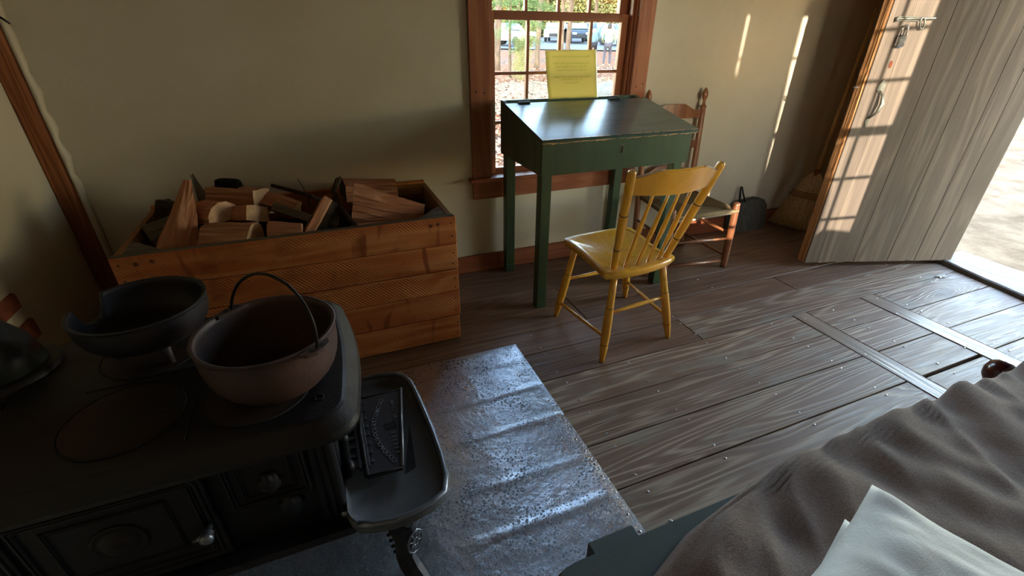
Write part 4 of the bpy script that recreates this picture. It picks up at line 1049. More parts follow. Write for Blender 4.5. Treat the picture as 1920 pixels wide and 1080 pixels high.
# legs
def stove_leg(x, y, dirx, diry):
    q = MB(); rr = []
    d = Vector((dirx, diry, 0)).normalized(); sdv = Vector((-d.y, d.x, 0))
    path = [(0, .29, .062), (.012, .25, .056), (.022, .21, .048), (.022, .165, .038), (.012, .115, .030), (.008, .08, .030), (.022, .045, .034), (.045, .018, .036), (.055, .006, .032)]
    for (o_, z, w_) in path:
        c0 = Vector((x, y, z))+d*o_; dp_ = .018
        rr.append([c0-sdv*w_*.8-d*dp_, c0-sdv*w_*.5+d*dp_*.5, c0+d*dp_, c0+sdv*w_*.5+d*dp_*.5, c0+sdv*w_*.8-d*dp_, c0-d*dp_*.3])
    q.loft(rr, smooth=False); lg = q.build('leg', M_stove, st)
    # octagonal boss with spokes
    c0 = Vector((x, y, .165))+d*.046; 
    q = MB(); oct_ = [c0+sdv*.026*math.cos(2*math.pi*(k+.5)/8)+Vector((0, 0, .040*math.sin(2*math.pi*(k+.5)/8))) for k in range(9)]
    q.tube(oct_, .0028, 6, cap=False)
    for k in range(0, 8, 1): q.tube([oct_[k].lerp(c0, .12), oct_[k].lerp(c0, .68)], .0018, 5)
    in_ = [c0.lerp(p, .32) for p in oct_]; q.tube(in_, .0022, 5, cap=False); q.build('leg_boss', M_shelf_rim, lg)
    q = MB()
    for k in range(4): 
        f = 1-.22*k; cc = Vector((x, y, .235))+d*.040
        q.tube([cc+sdv*.024*f+Vector((0, 0, .018*f)), cc-sdv*.024*f+Vector((0, 0, .018*f)), cc+Vector((0, 0, -.02*f)), cc+sdv*.024*f+Vector((0, 0, .018*f))], .0013, 4)
    q.build('leg_scroll', M_shelf_rim, lg)
    q = MB()
    for k in range(7):
        z = .27-.028*k; w_ = .05-.004*k; c1 = Vector((x, y, z))-sdv*w_*.82-d*.012; q.lathe([(.0001, -.006), (.006, 0), (.0001, .006)], 8, Matrix.Translation(c1))
    q.build('leg_fringe', M_stove, lg)
stove_leg(.022, .795, .6, -.8); stove_leg(.022, 1.190, .6, .8); stove_leg(-.62, .80, -.6, -.8); stove_leg(-.62, 1.22, -.6, .8)

# pipe elbow behind the stove
q = MB(); q.tube([(-.74, 1.18, .60), (-.76, 1.18, .66), (-.80, 1.18, .705), (-.86, 1.18, .72), (-.95, 1.18, .72), (-1.068, 1.18, .72)], [.085, .088, .092, .095, .095, .095], 28)
pe = q.build('stovepipe', M_pipe); tag(pe, 'dull blue-grey iron stovepipe elbow at the left end of the stove', 'stovepipe')
q = MB(); q.box(-.80, 1.07, .55, -.70, 1.29, .615, .02); q.tube([(-.74, 1.18, .59), (-.742, 1.18, .64)], .098, 24); cl = q.build('pipe_collar', M_stove, pe)

# ------------------------------------------------------------------ pots
def pot(label, name, cx_, cy_, z0, R_, H_, mat, rbot, foot=0.0, broken=None, cat='pot'):
    o = thing(name, label, cat, (cx_, cy_, z0))
    n = 120; prof_o = [(.0001, 0), (rbot*.6, .001), (rbot*.88, .006), (rbot, .014)]
    for k in range(1, 9):
        t = k/8; prof_o.append((rbot+(R_-rbot)*(1-(1-t)**3.6), .014+(H_-.014)*t))
    prof_o[-1] = (R_, H_-.004)
    prof = prof_o+[(R_+.003, H_-.001), (R_, H_), (R_-.004, H_-.001)]
    for k in range(8, 0, -1):
        t = k/8; prof.append((rbot+(R_-rbot)*(1-(1-t)**3.6)-.006, .016+(H_-.018)*t))
    prof += [(rbot-.008, .016), (rbot*.6, .009), (.0001, .008)]
    vs = []; fs = []
    for (r_, z) in prof:
        for k in range(n):
            a = 2*math.pi*k/n; zz = z
            if broken and z > H_*.35:
                da = (math.degrees(a)-broken[0]+180) % 360-180
                if abs(da) < broken[1]:
                    cut = H_*(.40+.5*(abs(da)/broken[1])**4+.16*mnoise.noise(Vector((da*.45, 2, 1)))); zz = min(z, cut)
            vs.append((r_*math.cos(a)+cx_, r_*math.sin(a)+cy_, zz+z0+foot))
    m_ = len(prof)
    for i in range(m_-1):
        for k in range(n): fs.append((i*n+k, i*n+(k+1) % n, (i+1)*n+(k+1) % n, (i+1)*n+k))
    q = MB(); q.add(vs, fs, True); q.build('pot_body', mat, o, recalc=False)
    return o
p1 = pot('rusty round iron pot with wire bail standing up, right on the stove top', 'iron_pot', -.170, .925, .633, .134, .136, M_pot, .100)
ea = Vector((-.243, 1.030, .765)); ebp = Vector((-.075, .812, .765)); mid = (ea+ebp)/2; ax_ = (ebp-ea).normalized()
for e, s_ in ((ea, -1), (ebp, 1)):
    q = MB(); sd_ = Vector((-ax_.y, ax_.x, 0)); o_ = ax_*s_
    pl = [e+sd_*.034-o_*.008, e+sd_*.026+o_*.006, e+sd_*.008+o_*.012, e-sd_*.008+o_*.012, e-sd_*.026+o_*.006, e-sd_*.034-o_*.008]
    q.prism([v+Vector((0, 0, -.004)) for v in pl], (0, 0, .008)); er = q.build('ear', M_pot, p1)
    for s2 in (-.012, .012):
        q = MB(); q.lathe([(.0001, .0048), (.0055, .0046)], 10, Matrix.Translation(e+sd_*s2+o_*.001)@Matrix.Translation((0, 0, 0)), cap=False); q.build('ear_hole', M_seam, er)
q = MB(); bp = []
lean = Vector((.028, -.006, .118))
for k in range(21):
    a = math.pi*k/20; bp.append(mid-ax_*math.cos(a)*.139+lean*math.sin(a)+Vector((0, 0, .002)))
q.tube([ea+Vector((0, 0, -.006))]+bp+[ebp+Vector((0, 0, -.006))], .0032, 8); q.build('bail', M_wire, p1)
p2 = pot('blackened three-legged iron pot with broken rim, back left on the stove', 'spider_pot', -.443, 1.147, .633, .130, .090, M_pot2, .106, .042, (157, 18))
for a in (300, 60, 180):
    x, y = -.443+.07*math.cos(R(a)), 1.147+.07*math.sin(R(a)); q = MB(); q.tube([(x, y, .69), (x+.004*math.cos(R(a)), y, .655), (x+.012*math.cos(R(a)), y+.012*math.sin(R(a)), .633)], [.013, .009, .008], 8); q.build('leg', M_pot2, p2)

# ------------------------------------------------------------------ bed
bed = thing('bed', 'narrow bed with green painted wooden side rail in the lower right corner', 'bed', (1.2, -.08, 0))
q = MB(); prf = [(.262, .16), (.262, .405), (.268, .432), (.285, .447), (.31, .452)]
q.prism([(x, .394, z) for x, z in prf]+[(2.0, .394, .452), (2.0, .394, .16)], (0, .024, 0)); q.build('side_rail', M_greenbed, bed)
q = MB(); cor = [(.262+.03*(1-math.cos(R(a))), .378+.016+.022*math.sin(R(a))) for a in (0, 20, 40, 60, 80, 90)]
q.prism([(x, y, .432) for x, y in [(.262, -.52)]+cor+[(.86, .416), (.86, -.52)]], (0, 0, .0205)); q.build('end_panel', M_greenbed, bed)
q = MB(); q.box(.345, .418, .008, .447, .446, .445, .002); q.build('post', M_greenbed, bed)
q = MB(); q.box(.262, -.50, .16, .29, .394, .40, .003); q.build('end_rail', M_greenbed, bed)
q = MB(); q.box(1.97, -.50, .16, 2.0, .394, .45, .003); q.build('end_rail', M_greenbed, bed)
q = MB(); q.box(.262, -.55, .16, 2.0, -.52, .45, .003); q.build('side_rail', M_greenbed, bed)
for (x, y) in ((.30, -.54), (1.90, -.54)): q = MB(); q.box(x, y, 0, x+.09, y+.03, .44, .002); q.build('post', M_greenbed, bed)
q = MB(); q.lathe([(.022, 0), (.022, .38), (.018, .40), (.026, .408), (.017, .416), (.025, .424), (.036, .445), (.038, .465), (.032, .487), (.015, .500), (.0001, .503)], 24, Matrix.Translation((1.80, .468, -.050))); q.build('turned_post', M_redwood, bed)
q = MB(); q.box(.33, -.49, .20, 1.96, .38, .375, .03); q.build('mattress', M_mattress, bed)
# blanket
q = MB(); nu, nv_ = 170, 110; vs = []
def bl_z(x, y):
    f1 = mnoise.noise(Vector((x*5.5+y*2.2, y*1.2, 3))); f2 = mnoise.noise(Vector((x*13+y*5.5, y*2.5, 8))); f3 = abs(mnoise.noise(Vector((x*8-y*3.5, y*1.8+2, 15))))
    return .030*f1+.013*f2-.035*f3
for i in range(nu+1):
    for j in range(nv_+1):
        s_ = j/nv_; x = .36+(2.04-.36)*i/nu
        L = s_*1.28; xl = .62-(.42-min(-.5+L, .42))*2.6; xl = max(xl, .30)+max(0, min(-.5+L, .45)-.385)*2.6
        xx = xl+(x-.36)/(2.04-.36)*(2.04-xl)
        fd = min(1, max(0, (xx-xl)/.16)); fd = fd*fd*(3-2*fd)
        if L < .93:
            y = -.50+L; h_ = max(0, bl_z(xx, y)+.022)*fd; z = .459+h_*(1+.15*max(0, min(1, (y-.2)/.2)))*(1-.5*max(0, min(1, (xx-1.6)/.3))); y += .35*(h_-.012)*max(0, (y-.25)/.18)
            z += .010*math.exp(-((xx-xl-.035)/.03)**2)
        else:
            t = (L-.93); a = min(1, t/.035); hh = max(0, bl_z(xx, .43)+.022)*fd*1.15*(1-.5*max(0, min(1, (xx-1.6)/.3)))
            y = .43+.35*(hh/1.15-.012)+.008*math.sin(a*math.pi/2)+.02*max(0, mnoise.noise(Vector((xx*7, 3, 1)))+.3)*min(1, t*8)
            z = .459+hh*max(.2, 1-t*4)-.020*(1-math.cos(a*math.pi/2))-max(0, t-.035)
        vs.append((xx+.008*mnoise.noise(Vector((y*9, x*4, 2))), y, max(z, .05)))
fs = [(i*(nv_+1)+j, (i+1)*(nv_+1)+j, (i+1)*(nv_+1)+j+1, i*(nv_+1)+j+1) for i in range(nu) for j in range(nv_)]
q.add(vs, fs, True); bk = q.build('wool_blanket', M_blanket, recalc=False)
bk.modifiers.new('s', 'SOLIDIFY').thickness = .006
tag(bk, 'rumpled brown wool blanket spread over the bed and hanging over its side', 'blanket')
# pillows
def pillow(label, c, e1, e2, L1, L2, th_, zb, seed, pinch=.8):
    c = Vector(c); e1 = Vector(e1).normalized(); e2 = Vector(e2).normalized(); n = 44; q = MB(); vs = []
    top = []; 
    for s_ in (1, -1):
        for i in range(n+1):
            for j in range(n+1):
                u_, v_ = i/n, j/n
                a = 1-(2*u_-1)**4; b = 1-(2*v_-1)**4
                h_ = th_*.5*(a*b)**.42
                # edges curve slightly inward between the corners
                iu = .5+(u_-.5)*(1-.05*math.sin(math.pi*v_)); iv = .5+(v_-.5)*(1-.05*math.sin(math.pi*u_))
                p = c+e1*L1*iu+e2*L2*iv
                wr = .012*mnoise.noise(Vector((u_*6+seed, v_*4, 1)))+.006*mnoise.noise(Vector((u_*16+seed, v_*13, 4)))
                edge = min(u_, v_, 1-u_, 1-v_)
                corner = math.exp(-((u_/.10)**2+(v_/.10)**2))
                z = zb+th_*.5+s_*h_*(1 if s_ > 0 else .7)+wr*(1 if s_ > 0 else .3)*min(1, edge*12)+.022*corner
                vs.append(Vector((p.x, p.y, z)))
    N1 = (n+1)*(n+1); fs = []
    for i in range(n):
        for j in range(n):
            a = i*(n+1)+j; fs.append((a, a+n+1, a+n+2, a+1)); fs.append((a+N1, a+1+N1, a+n+2+N1, a+n+1+N1))
    q.add(vs, fs, True); o = q.build('pillow', M_linen); bm = bmesh.new(); bm.from_mesh(o.data); bmesh.ops.remove_doubles(bm, verts=bm.verts[:], dist=.0004); bmesh.ops.recalc_face_normals(bm, faces=bm.faces[:]); bm.to_mesh(o.data); bm.free()
    tag(o, label, 'pillow'); return o
pil = pillow('white cotton pillow lying uppermost on the brown blanket, one corner turned up', (.855, .285, 0), (-.98, -.22, 0), (.36, -.93, 0), .50, .66, .11, .485, 2)
pil2 = pillow('white pillow mostly hidden underneath the upper white pillow', (.782, .270, 0), (-.96, -.25, 0), (.30, -.95, 0), .50, .62, .05, .472, 9)

# dry leaf on the floor
q = MB(); lf = []
for k in range(26):
    a = 2*math.pi*k/26; r_ = .026*(.55+.45*abs(math.cos(a*3.5)))*(1.5 if abs(math.cos(a)) > .7 else 1); lf.append((3.456+r_*math.cos(a), 1.363+r_*math.sin(a)*.75))
vs = [(3.456, 1.363, .004)]+[(x, y, .003+.012*abs(mnoise.noise(Vector((x*60, y*60, 0))))) for x, y in lf]
q.add(vs, [(0, 1+k, 1+(k+1) % 26) for k in range(26)]); lo = q.build('dry_leaf', M_leaf); lo.modifiers.new('s', 'SOLIDIFY').thickness = .0008
tag(lo, 'curled pale dry leaf lying on the floorboards by the doorway', 'leaf')
# iron hook by the corner
q = MB(); q.tube([(-1.03, 2.49, 1.375), (-1.0, 2.46, 1.355), (-.975, 2.452, 1.338), (-.960, 2.452, 1.322)], [.006, .005, .004, .003], 8)
tag(q.build('wall_hook', M_blackiron), 'small black iron hook at the top left corner of the back wall', 'hook')

# ================================================================== outdoors
def ground_z(x, y):
    d = math.hypot(x, y); s = max(0.0, min(1.0, (y-2)/6))
    return -.30 + s*min(1.5, .030*max(0, d-12))
def litter_mat():
    nt = NT('leaf_litter'); v = nt.obj()
    n1 = nt.voro(v, 13, 'F1', 'Color'); sp = nt.n('ShaderNodeSeparateColor'); nt.l(n1, sp.inputs[0])
    n2 = nt.noise(v, .35, 5, .6); n3 = nt.noise(v, 14, 5, .7)
    c = nt.ramp(sp.outputs[0], [(0, S(52, 36, 30)), (.35, S(92, 64, 52)), (.7, S(116, 86, 70)), (1, S(150, 120, 100))])
    c = nt.mix(nt.mapr(n2, .42, .62, 0, .8), c, S(136, 78, 42))
    c = nt.mix(nt.mapr(n3, .5, .7, 0, .5), c, S(70, 50, 38))
    nt.bsdf(c, .9, 0, nt.bump(nt.math('ADD', n3, sp.outputs[1]), .8, .03), .1); return nt.m
def sand_mat():
    nt = NT('trodden_sandy_ground'); v = nt.obj(); n1 = nt.noise(v, 2.5, 6, .65); n2 = nt.noise(v, 30, 5, .7)
    c = nt.mix(nt.mapr(n1, .35, .65, 0, 1), S(138, 116, 94), S(100, 80, 62)); c = nt.mix(nt.mapr(n2, .58, .75, 0, .6), c, S(120, 92, 70))
    nt.bsdf(c, .95, 0, nt.bump(nt.math('ADD', n1, n2), .6, .03), .1); return nt.m
M_litter = litter_mat(); M_sand = sand_mat()
def terrain(name, xs, ys, mat, dz=0.0, amp=.04):
    q = MB(); vs = [(x, y, ground_z(x, y)+dz+amp*mnoise.noise(Vector((x*.4, y*.4, 0)))) for x in xs for y in ys]
    ny = len(ys); fs = [(i*ny+j, (i+1)*ny+j, (i+1)*ny+j+1, i*ny+j+1) for i in range(len(xs)-1) for j in range(ny-1)]
    q.add(vs, fs, True); return tag(q.build(name, mat, recalc=False), kind='structure')
def spaced(a, b, n, p=1.0): return [a+(b-a)*(i/n) for i in range(n+1)]
terrain('ground', spaced(-60, 120, 90), spaced(-60, 130, 95), M_litter)
terrain('sandy_yard', spaced(3.9, 26, 44), spaced(-14, 2.66, 30)+spaced(3.2, 16, 20), M_sand, .05, .03)
M_asphalt = simple('asphalt', S(84, 88, 98), .8, 0, 3, .15, .2)
q = MB(); cxp, cyp = 27.0, 45.0; P_ = []
dirv = Vector((.52, .85, 0)); sdv = Vector((.85, -.52, 0))
vs = []; nA, nB = 16, 10
for i in range(nA+1):
    for j in range(nB+1):
        p = dirv*(36+24*j/nB)+sdv*(-22+44*i/nA); vs.append((p.x, p.y, ground_z(p.x, p.y)+.07))
q.add(vs, [(i*(nB+1)+j, (i+1)*(nB+1)+j, (i+1)*(nB+1)+j+1, i*(nB+1)+j+1) for i in range(nA) for j in range(nB)], True)
tag(q.build('parking_lot', M_asphalt), kind='structure')
# fallen leaves near the window and beside the doorway
M_leafs = [simple('fallen_leaf', S(190, 138, 100), .8, 0, 3, .3, 0, c2=S(120, 78, 54))]
q = MB(); lr = random.Random(3)
for k in range(9000):
    sl = lr.uniform(.28, .95); y = 4+16*lr.random()**1.3; x = sl*y+lr.uniform(-.6, .6); z = ground_z(x, y)+.055; r_ = lr.uniform(.03, .065); a = lr.uniform(0, 6.28); t1, t2 = lr.uniform(-.5, .5), lr.uniform(-.5, .5)
    c_, s_ = math.cos(a)*r_, math.sin(a)*r_
    q.add([(x-c_, y-s_, z-t1*r_), (x+s_*.6, y-c_*.6, z-t2*r_), (x+c_, y+s_, z+t1*r_+.01), (x-s_*.6, y+c_*.6, z+t2*r_)], [(0, 1, 2, 3)])
tag(q.build('fallen_leaves', M_leafs[0], recalc=False), 'brown fallen leaves strewn over the ground outside the window', 'leaves', kind='stuff')
q = MB()
for k in range(140):
    x = lr.uniform(4.1, 11); y = lr.uniform(.2, 5); z = ground_z(x, y)+.07; r_ = lr.uniform(.02, .05); a = lr.uniform(0, 6.28)
    c_, s_ = math.cos(a)*r_, math.sin(a)*r_; q.add([(x-c_, y-s_, z), (x+s_*.6, y-c_*.6, z+.012), (x+c_, y+s_, z+.02), (x-s_*.6, y+c_*.6, z+.01)], [(0, 1, 2, 3)])
tag(q.build('fallen_leaves', M_leaf, recalc=False), 'scattered dry leaves on the sandy ground beyond the doorway', 'leaves', kind='stuff')

M_trunk = wood('pine_trunk_bark', S(54, 44, 38), S(98, 82, 70), S(124, 104, 88), 'zxy', 6, 3, .8, .95, .8, 0, None, 0, .1, .15, .4)
def foliage_mat(name, a, b):
    nt = NT(name); r = nt.n('ShaderNodeNewGeometry').outputs['Random Per Island']; c = nt.mix(r, a, b)
    d = nt.n('ShaderNodeBsdfDiffuse'); t = nt.n('ShaderNodeBsdfTranslucent'); nt.l(c, d.inputs[0]); nt.l(c, t.inputs[0])
    mx = nt.n('ShaderNodeMixShader'); mx.inputs[0].default_value = .45; nt.l(d.outputs[0], mx.inputs[1]); nt.l(t.outputs[0], mx.inputs[2]); nt.l(mx.outputs[0], nt.out.inputs[0]); return nt.m
M_fol_y = foliage_mat('yellow_green_foliage', S(168, 158, 104), S(122, 126, 80))
M_fol_g = foliage_mat('green_pine_needles', S(84, 106, 66), S(116, 134, 90))
M_fol_o = foliage_mat('golden_foliage', S(184, 150, 98), S(150, 112, 70))
def clump(name, n, rx, rz, sz, mat, seed, needle=False):
    g = random.Random(seed); q = MB()
    for k in range(n):
        a = g.uniform(0, 6.28); u_ = g.uniform(-1, 1); r_ = g.random()**.45
        p = Vector((rx*r_*math.sqrt(1-u_*u_)*math.cos(a), rx*r_*math.sqrt(1-u_*u_)*math.sin(a), rz*r_*u_))
        d = Vector((g.uniform(-1, 1), g.uniform(-1, 1), g.uniform(-.6, .6))).normalized(); e = d.cross(Vector((g.uniform(-1, 1), g.uniform(-1, 1), 1))).normalized()
        w_ = sz*(.18 if needle else .6)
        q.add([p-d*sz, p+e*w_, p+d*sz, p-e*w_], [(0, 1, 2, 3)])
    me = q.mesh(name, recalc=False); me.materials.append(mat); return me
F_far = [clump('foliage', 1300, 2.2, 2.0, .14, M_fol_y, 1), clump('foliage', 1300, 2.4, 1.8, .14, M_fol_g, 2), clump('foliage', 1000, 2.0, 1.6, .13, M_fol_o, 3)]
F_pine = clump('foliage', 1500, .75, .22, .045, M_fol_g, 4, True)
trunk_q = MB(); trunk_q.tube([(0, 0, -.2), (.02, .01, .5), (-.05, .03, 3), (.06, -.03, 7), (0, .02, 13)], [.24, .185, .165, .13, .05], 12)
trunk_me = trunk_q.mesh('trunk'); trunk_me.materials.append(M_trunk)
def tree(x, y, s, label, group, fk, hts=(2.5,), name='pine_tree', fs_=1.0):
    z = ground_z(x, y); t = thing(name, label, 'tree', (x, y, z), group)
    inst('trunk', trunk_me, t, (x, y, z), (rnd.uniform(-.03, .03), rnd.uniform(-.03, .03), rnd.uniform(0, 6)), (s, s, 1))
    for h_ in hts:
        inst('foliage', F_far[fk], t, (x+rnd.uniform(-.8, .8), y+rnd.uniform(-.8, .8), z+h_), (0, 0, rnd.uniform(0, 6)), (fs_, fs_, fs_*rnd.uniform(.8, 1.2)))
    return t
tr = random.Random(11)
for k in range(64):
    sl = .30+.42*((k*0.618) % 1); d = tr.uniform(58, 82); u = Vector((sl, 1)).normalized()*d
    fk = (0, 1, 0, 2)[k % 4]
    tree(u.x, u.y, tr.uniform(.7, 1.5), 'bare-trunked pine in the woods beyond the parked cars', 'woods beyond the parked cars', fk, (tr.uniform(.8, 2.4), tr.uniform(4.2, 7)), fs_=1.15)
for k in range(14):      # woods seen past the doorway side and around
    a = tr.uniform(-20, 55); d = tr.uniform(22, 40); x, y = d*math.cos(R(a)), d*math.sin(R(a))
    if y > .3*x and x/y < .75: continue
    tree(x, y, tr.uniform(.8, 1.5), 'tall pine standing in the woods off to the right of the cabin', 'woods right of the cabin', (0, 1)[k % 2], (5, 8))
# nearer individual trunks seen through the window
for (sl, d, s, lab, hts, fk) in [(.462, 23, .62, 'stout grey pine trunk seen through the second pane column of the window', (9,), 1),
                                 (.535, 30, .75, 'slim pale trunk seen through the window between the stout trunk and the parked car', (7,), 0),
                                 (.52, 34, .6, 'thinnest pale trunk seen through the window left of the parked car', (8,), 2),
                                 (.60, 31, .5, 'thin dark trunk seen through the window right of the parked car', (8,), 1),
                                 (.37, 22, .8, 'trunk at the left edge of the window view', (6,), 1)]:
    u = Vector((sl, 1)).normalized()*d; tree(u.x, u.y, s, lab, None, fk, hts)
# low pine branches in front of the parked cars, left pane
pt = thing('young_pine', 'young green pine with low feathery branches seen in the leftmost panes', 'tree', (7.0, 17.5, ground_z(7, 17.5)))
inst('trunk', trunk_me, pt, (7.0, 17.5, ground_z(7, 17.5)), (0, 0, 1), (.3, .3, .4))
for k in range(13):
    a = tr.uniform(0, 6.28); r_ = tr.uniform(.1, 1.3); z = ground_z(7, 17.5)+tr.uniform(1.0, 3.6)
    inst('foliage', F_pine, pt, (7.1+r_*math.cos(a), 17.5+r_*math.sin(a), z), (tr.uniform(-.4, .4), tr.uniform(-.4, .4), a), (1, .6, .6))
F_shrub = clump('foliage', 900, .5, .5, .05, M_fol_y, 14, True)
sh_t = thing('shrub', 'pale yellow-green shrub beside the stout trunk outside the window', 'shrub', (7.2, 16.7, ground_z(7.2, 16.7)))
for k in range(6):
    inst('foliage', F_shrub, sh_t, (7.2+tr.uniform(-.2, .2), 16.7+tr.uniform(-.2, .2), ground_z(7.2, 16.7)+.25+.25*k), (0, 0, tr.uniform(0, 6)), (.7, .7, 1.0))
M_rock = simple('grey_rock', S(120, 118, 116), .9, 0, 4, .4, .8, .03)
q = MB(); rings = []
for i in range(8):
    t = i/7; rr = .55*math.sin(math.pi*(.15+.85*(1-t)))**.5 if t < 1 else .03
    rings.append([(7.3+rr*math.cos(a*.5236)*(1+.2*mnoise.noise(Vector((a, t*3, 0)))), 11.2+rr*.8*math.sin(a*.5236), -.28+.55*t) for a in range(12)])
q.loft(rings); tag(q.build('boulder', M_rock), 'grey boulder on the ground outside, low in the rightmost window panes', 'rock')

# trees behind the camera's side of the cabin (some only added to shade the opposite window; others stripe the yard)
def wall_tree(label, pts, yt):
    """pts: (x, z, half width) at the trunk's own plane"""
    t = thing('pine_tree', label, 'tree', (pts[0][0], yt, pts[0][1])); q = MB(); q.tube([(x, yt, z) for x, z, w_ in pts], [w_ for x, z, w_ in pts], 16); q.build('trunk', M_trunk, t)
    inst('foliage', F_far[1], t, (pts[-1][0], yt, pts[-1][1]-.5)); return t
kx = .46; kz = .225
def WT(xw, zw, yt): return (xw-kx*(2.496-yt), zw+kz*(2.496-yt))
ya = -2.6
q = MB(); q.tube([(1.36, -1.75, -.32), (1.35, -1.75, .2), (1.35, -1.75, .93), (1.36, -1.75, 1.0)], [.26, .21, .20, .17], 16)  # unseen stumps added to keep low sun off the door foot and blanket
q2 = MB(); q2.tube([(.52, -1.9, -.32), (.52, -1.9, .3), (.53, -1.9, 1.00), (.53, -1.9, 1.035)], [.24, .20, .19, .17], 16); st2 = thing('sun_block_stump', 'shorter sawn stump added unseen between the two close pines to block low sun', 'tree stump', (.52, -1.9, -.3)); q2.build('trunk', M_trunk, st2)
stt = thing('sun_block_stump', 'tall sawn tree stump added unseen outside the opposite window to block low sun', 'tree stump', (1.35, -1.75, -.3)); q.build('trunk', M_trunk, stt)
pa = [(2.84, -1.4, .30), (2.84, -.2, .28), (2.838, .3, .275), (2.822, .5, .260), (2.812, 1.02, .248), (2.822, 1.16, .226), (2.827, 1.5, .217), (2.83, 3.0, .20), (2.85, 9.0, .08)]
wall_tree('stout pine close outside the opposite window', [(*WT(x, z, ya), w_*.905) for x, z, w_ in pa], ya)
yb_ = -2.2
pb = [(2.12, -1.4, .13), (2.16, -.2, .11), (2.22, .12, .105), (2.42, .42, .125), (2.47, .62, .12), (2.455, .95, .115), (2.455, 1.5, .110), (2.46, 3.0, .10), (2.45, 8.0, .05)]  # invented trunk, bent so it blocks only part of the sun
wall_tree('crooked slimmer pine added unseen outside the opposite window to shape its sunlight', [(*WT(x, z, yb_), w_*.93) for x, z, w_ in pb], yb_)
for (gx, gy, w_) in [(5.7, 1.35, .9), (7.6, 2.6, 1.5), (9.5, 3.2, 1.2), (11.5, 4.2, 1.6)]:
    t = tr.uniform(11, 17); tree(gx-.418*t, gy-.909*t, w_, 'pine standing in the yard on the sunny side of the cabin', 'pines on the sunny side', 1, (9,))

F_dense = clump('foliage', 3200, 2.3, 1.9, .20, M_fol_g, 9)
for k in range(13):  # unseen row added to cut sky light entering the opposite window
    x = -13+2.5*k; y = -9.0-1.2*(k % 3); z = ground_z(x, y)
    t = thing('pine_tree', 'unseen evergreen in a row added to cut sky light through the opposite window', 'tree', (x, y, z), 'evergreens added to block sky light')
    inst('trunk', trunk_me, t, (x, y, z), (0, 0, k), (.7, .7, 1))
    for h_ in (7.0, 9.2, 11.4): inst('foliage', F_dense, t, (x+rnd.uniform(-.5, .5), y+rnd.uniform(-.5, .5), z+h_), (0, 0, k), (1.1, 1.1, .95))
bu = thing('light_block_thicket', 'unseen dense evergreen thicket added to keep window light off the left wall', 'shrub', (2.0, -3.4, -.3))  # added out of view to darken the left of the room
for k in range(4): inst('foliage', F_dense, bu, (2.12+.05*(k % 2), -1.62, .0+.52*k), (0, 0, k*1.3), (.235, .235, .30))
for k in range(3): inst('foliage', F_dense, bu, (2.30, -2.5, .0+.7*k), (0, 0, k*2.3), (.19, .19, .30))
for (x, y) in ((1.98, -3.0), (2.05, -3.9), (1.7, -4.9), (2.6, -5.2)):
    for k in range(4): inst('foliage', F_dense, bu, (x+rnd.uniform(-.08, .08), y, .1+.95*k), (0, 0, k*1.3), (.30, .30, .38))
# parked cars
M_tyre = simple('tyre_rubber', S(30, 30, 32), .8); M_carglass = simple('car_glass', S(110, 140, 160), .1, .3, 5, .1, 0)
def car(d, sl, rot, c, label):
    u = Vector((sl, 1)).normalized()*d; z0 = ground_z(u.x, u.y)+.07; t = thing('car', label, 'car', (u.x, u.y, z0))
    t.rotation_euler = (0, 0, rot)
    mat = simple('car_paint', c, .25, .3, 3, .05, 0, coat=.6)
    def pb_(mm, nm, m_, par=t):
        me = mm.mesh(nm); me.materials.append(m_); o = bpy.data.objects.new(nm, me); col.objects.link(o); o.parent = par; return o
    prof = [(-2.2, .35), (-2.25, .7), (-2.0, .95), (-1.0, 1.02), (-.35, 1.5), (1.2, 1.52), (1.95, 1.05), (2.2, .95), (2.25, .4)]
    def sl_(y, f): return [(x*(1-.02*f), y, z) for x, z in prof]
    q = MB(); q.loft([sl_(-.80, 1), sl_(-.86, 0), sl_(.86, 0), sl_(.80, 1)], smooth=False); bd_ = pb_(q, 'car_body', mat)
    for s_ in (-1, 1):
        q = MB(); q.prism([(-.85, s_*.865, 1.05), (-.30, s_*.865, 1.42), (1.15, s_*.865, 1.44), (1.7, s_*.865, 1.06)], (0, s_*.01, 0)); pb_(q, 'side_window', M_carglass)
        for xx in (-1.4, 1.4):
            q = MB(); q.lathe([(.0001, -.1), (.30, -.1), (.33, -.07), (.33, .07), (.30, .1), (.0001, .1)], 18, Matrix.Translation((xx, s_*.78, .32)) @ Matrix.Rotation(R(90), 4, 'X')); pb_(q, 'wheel', M_tyre)
            
        q = MB(); q.box(-2.27, s_*.55-.18, .62, -2.2, s_*.55+.18, .78, .02); pb_(q, 'headlamp', M_screw)
    q = MB(); q.prism([(-1.02, -.72, 1.06), (-.40, -.66, 1.47), (-.40, .66, 1.47), (-1.02, .72, 1.06)], (-.03, 0, .02)); pb_(q, 'windscreen', M_carglass)
    q = MB(); q.box(-2.285, -.40, .40, -2.22, .40, .66, .02); pb_(q, 'grille', M_tyre)
    return t
toward = lambda sl: math.atan2(1, sl)   # nose (-x) toward the cabin
car(46, .556, toward(.556)+.15, S(40, 48, 58), 'dark car facing the cabin, middle of the row seen through the third pane column')
car(48, .505, toward(.5)-.1, S(170, 172, 178), 'white car parked left of the dark car, beyond the window')
car(42, .665, toward(.66)+.5, S(104, 146, 172), 'light blue car at the right edge of the window view')
car(40, .395, toward(.4)+.9, S(140, 154, 168), 'pale silver car partly behind the young pine')
car(43, .345, toward(.35)+.8, S(84, 112, 146), 'blue car at the far left behind the young pine')
car(50, .60, toward(.6), S(160, 166, 174), 'silver car behind the two people')

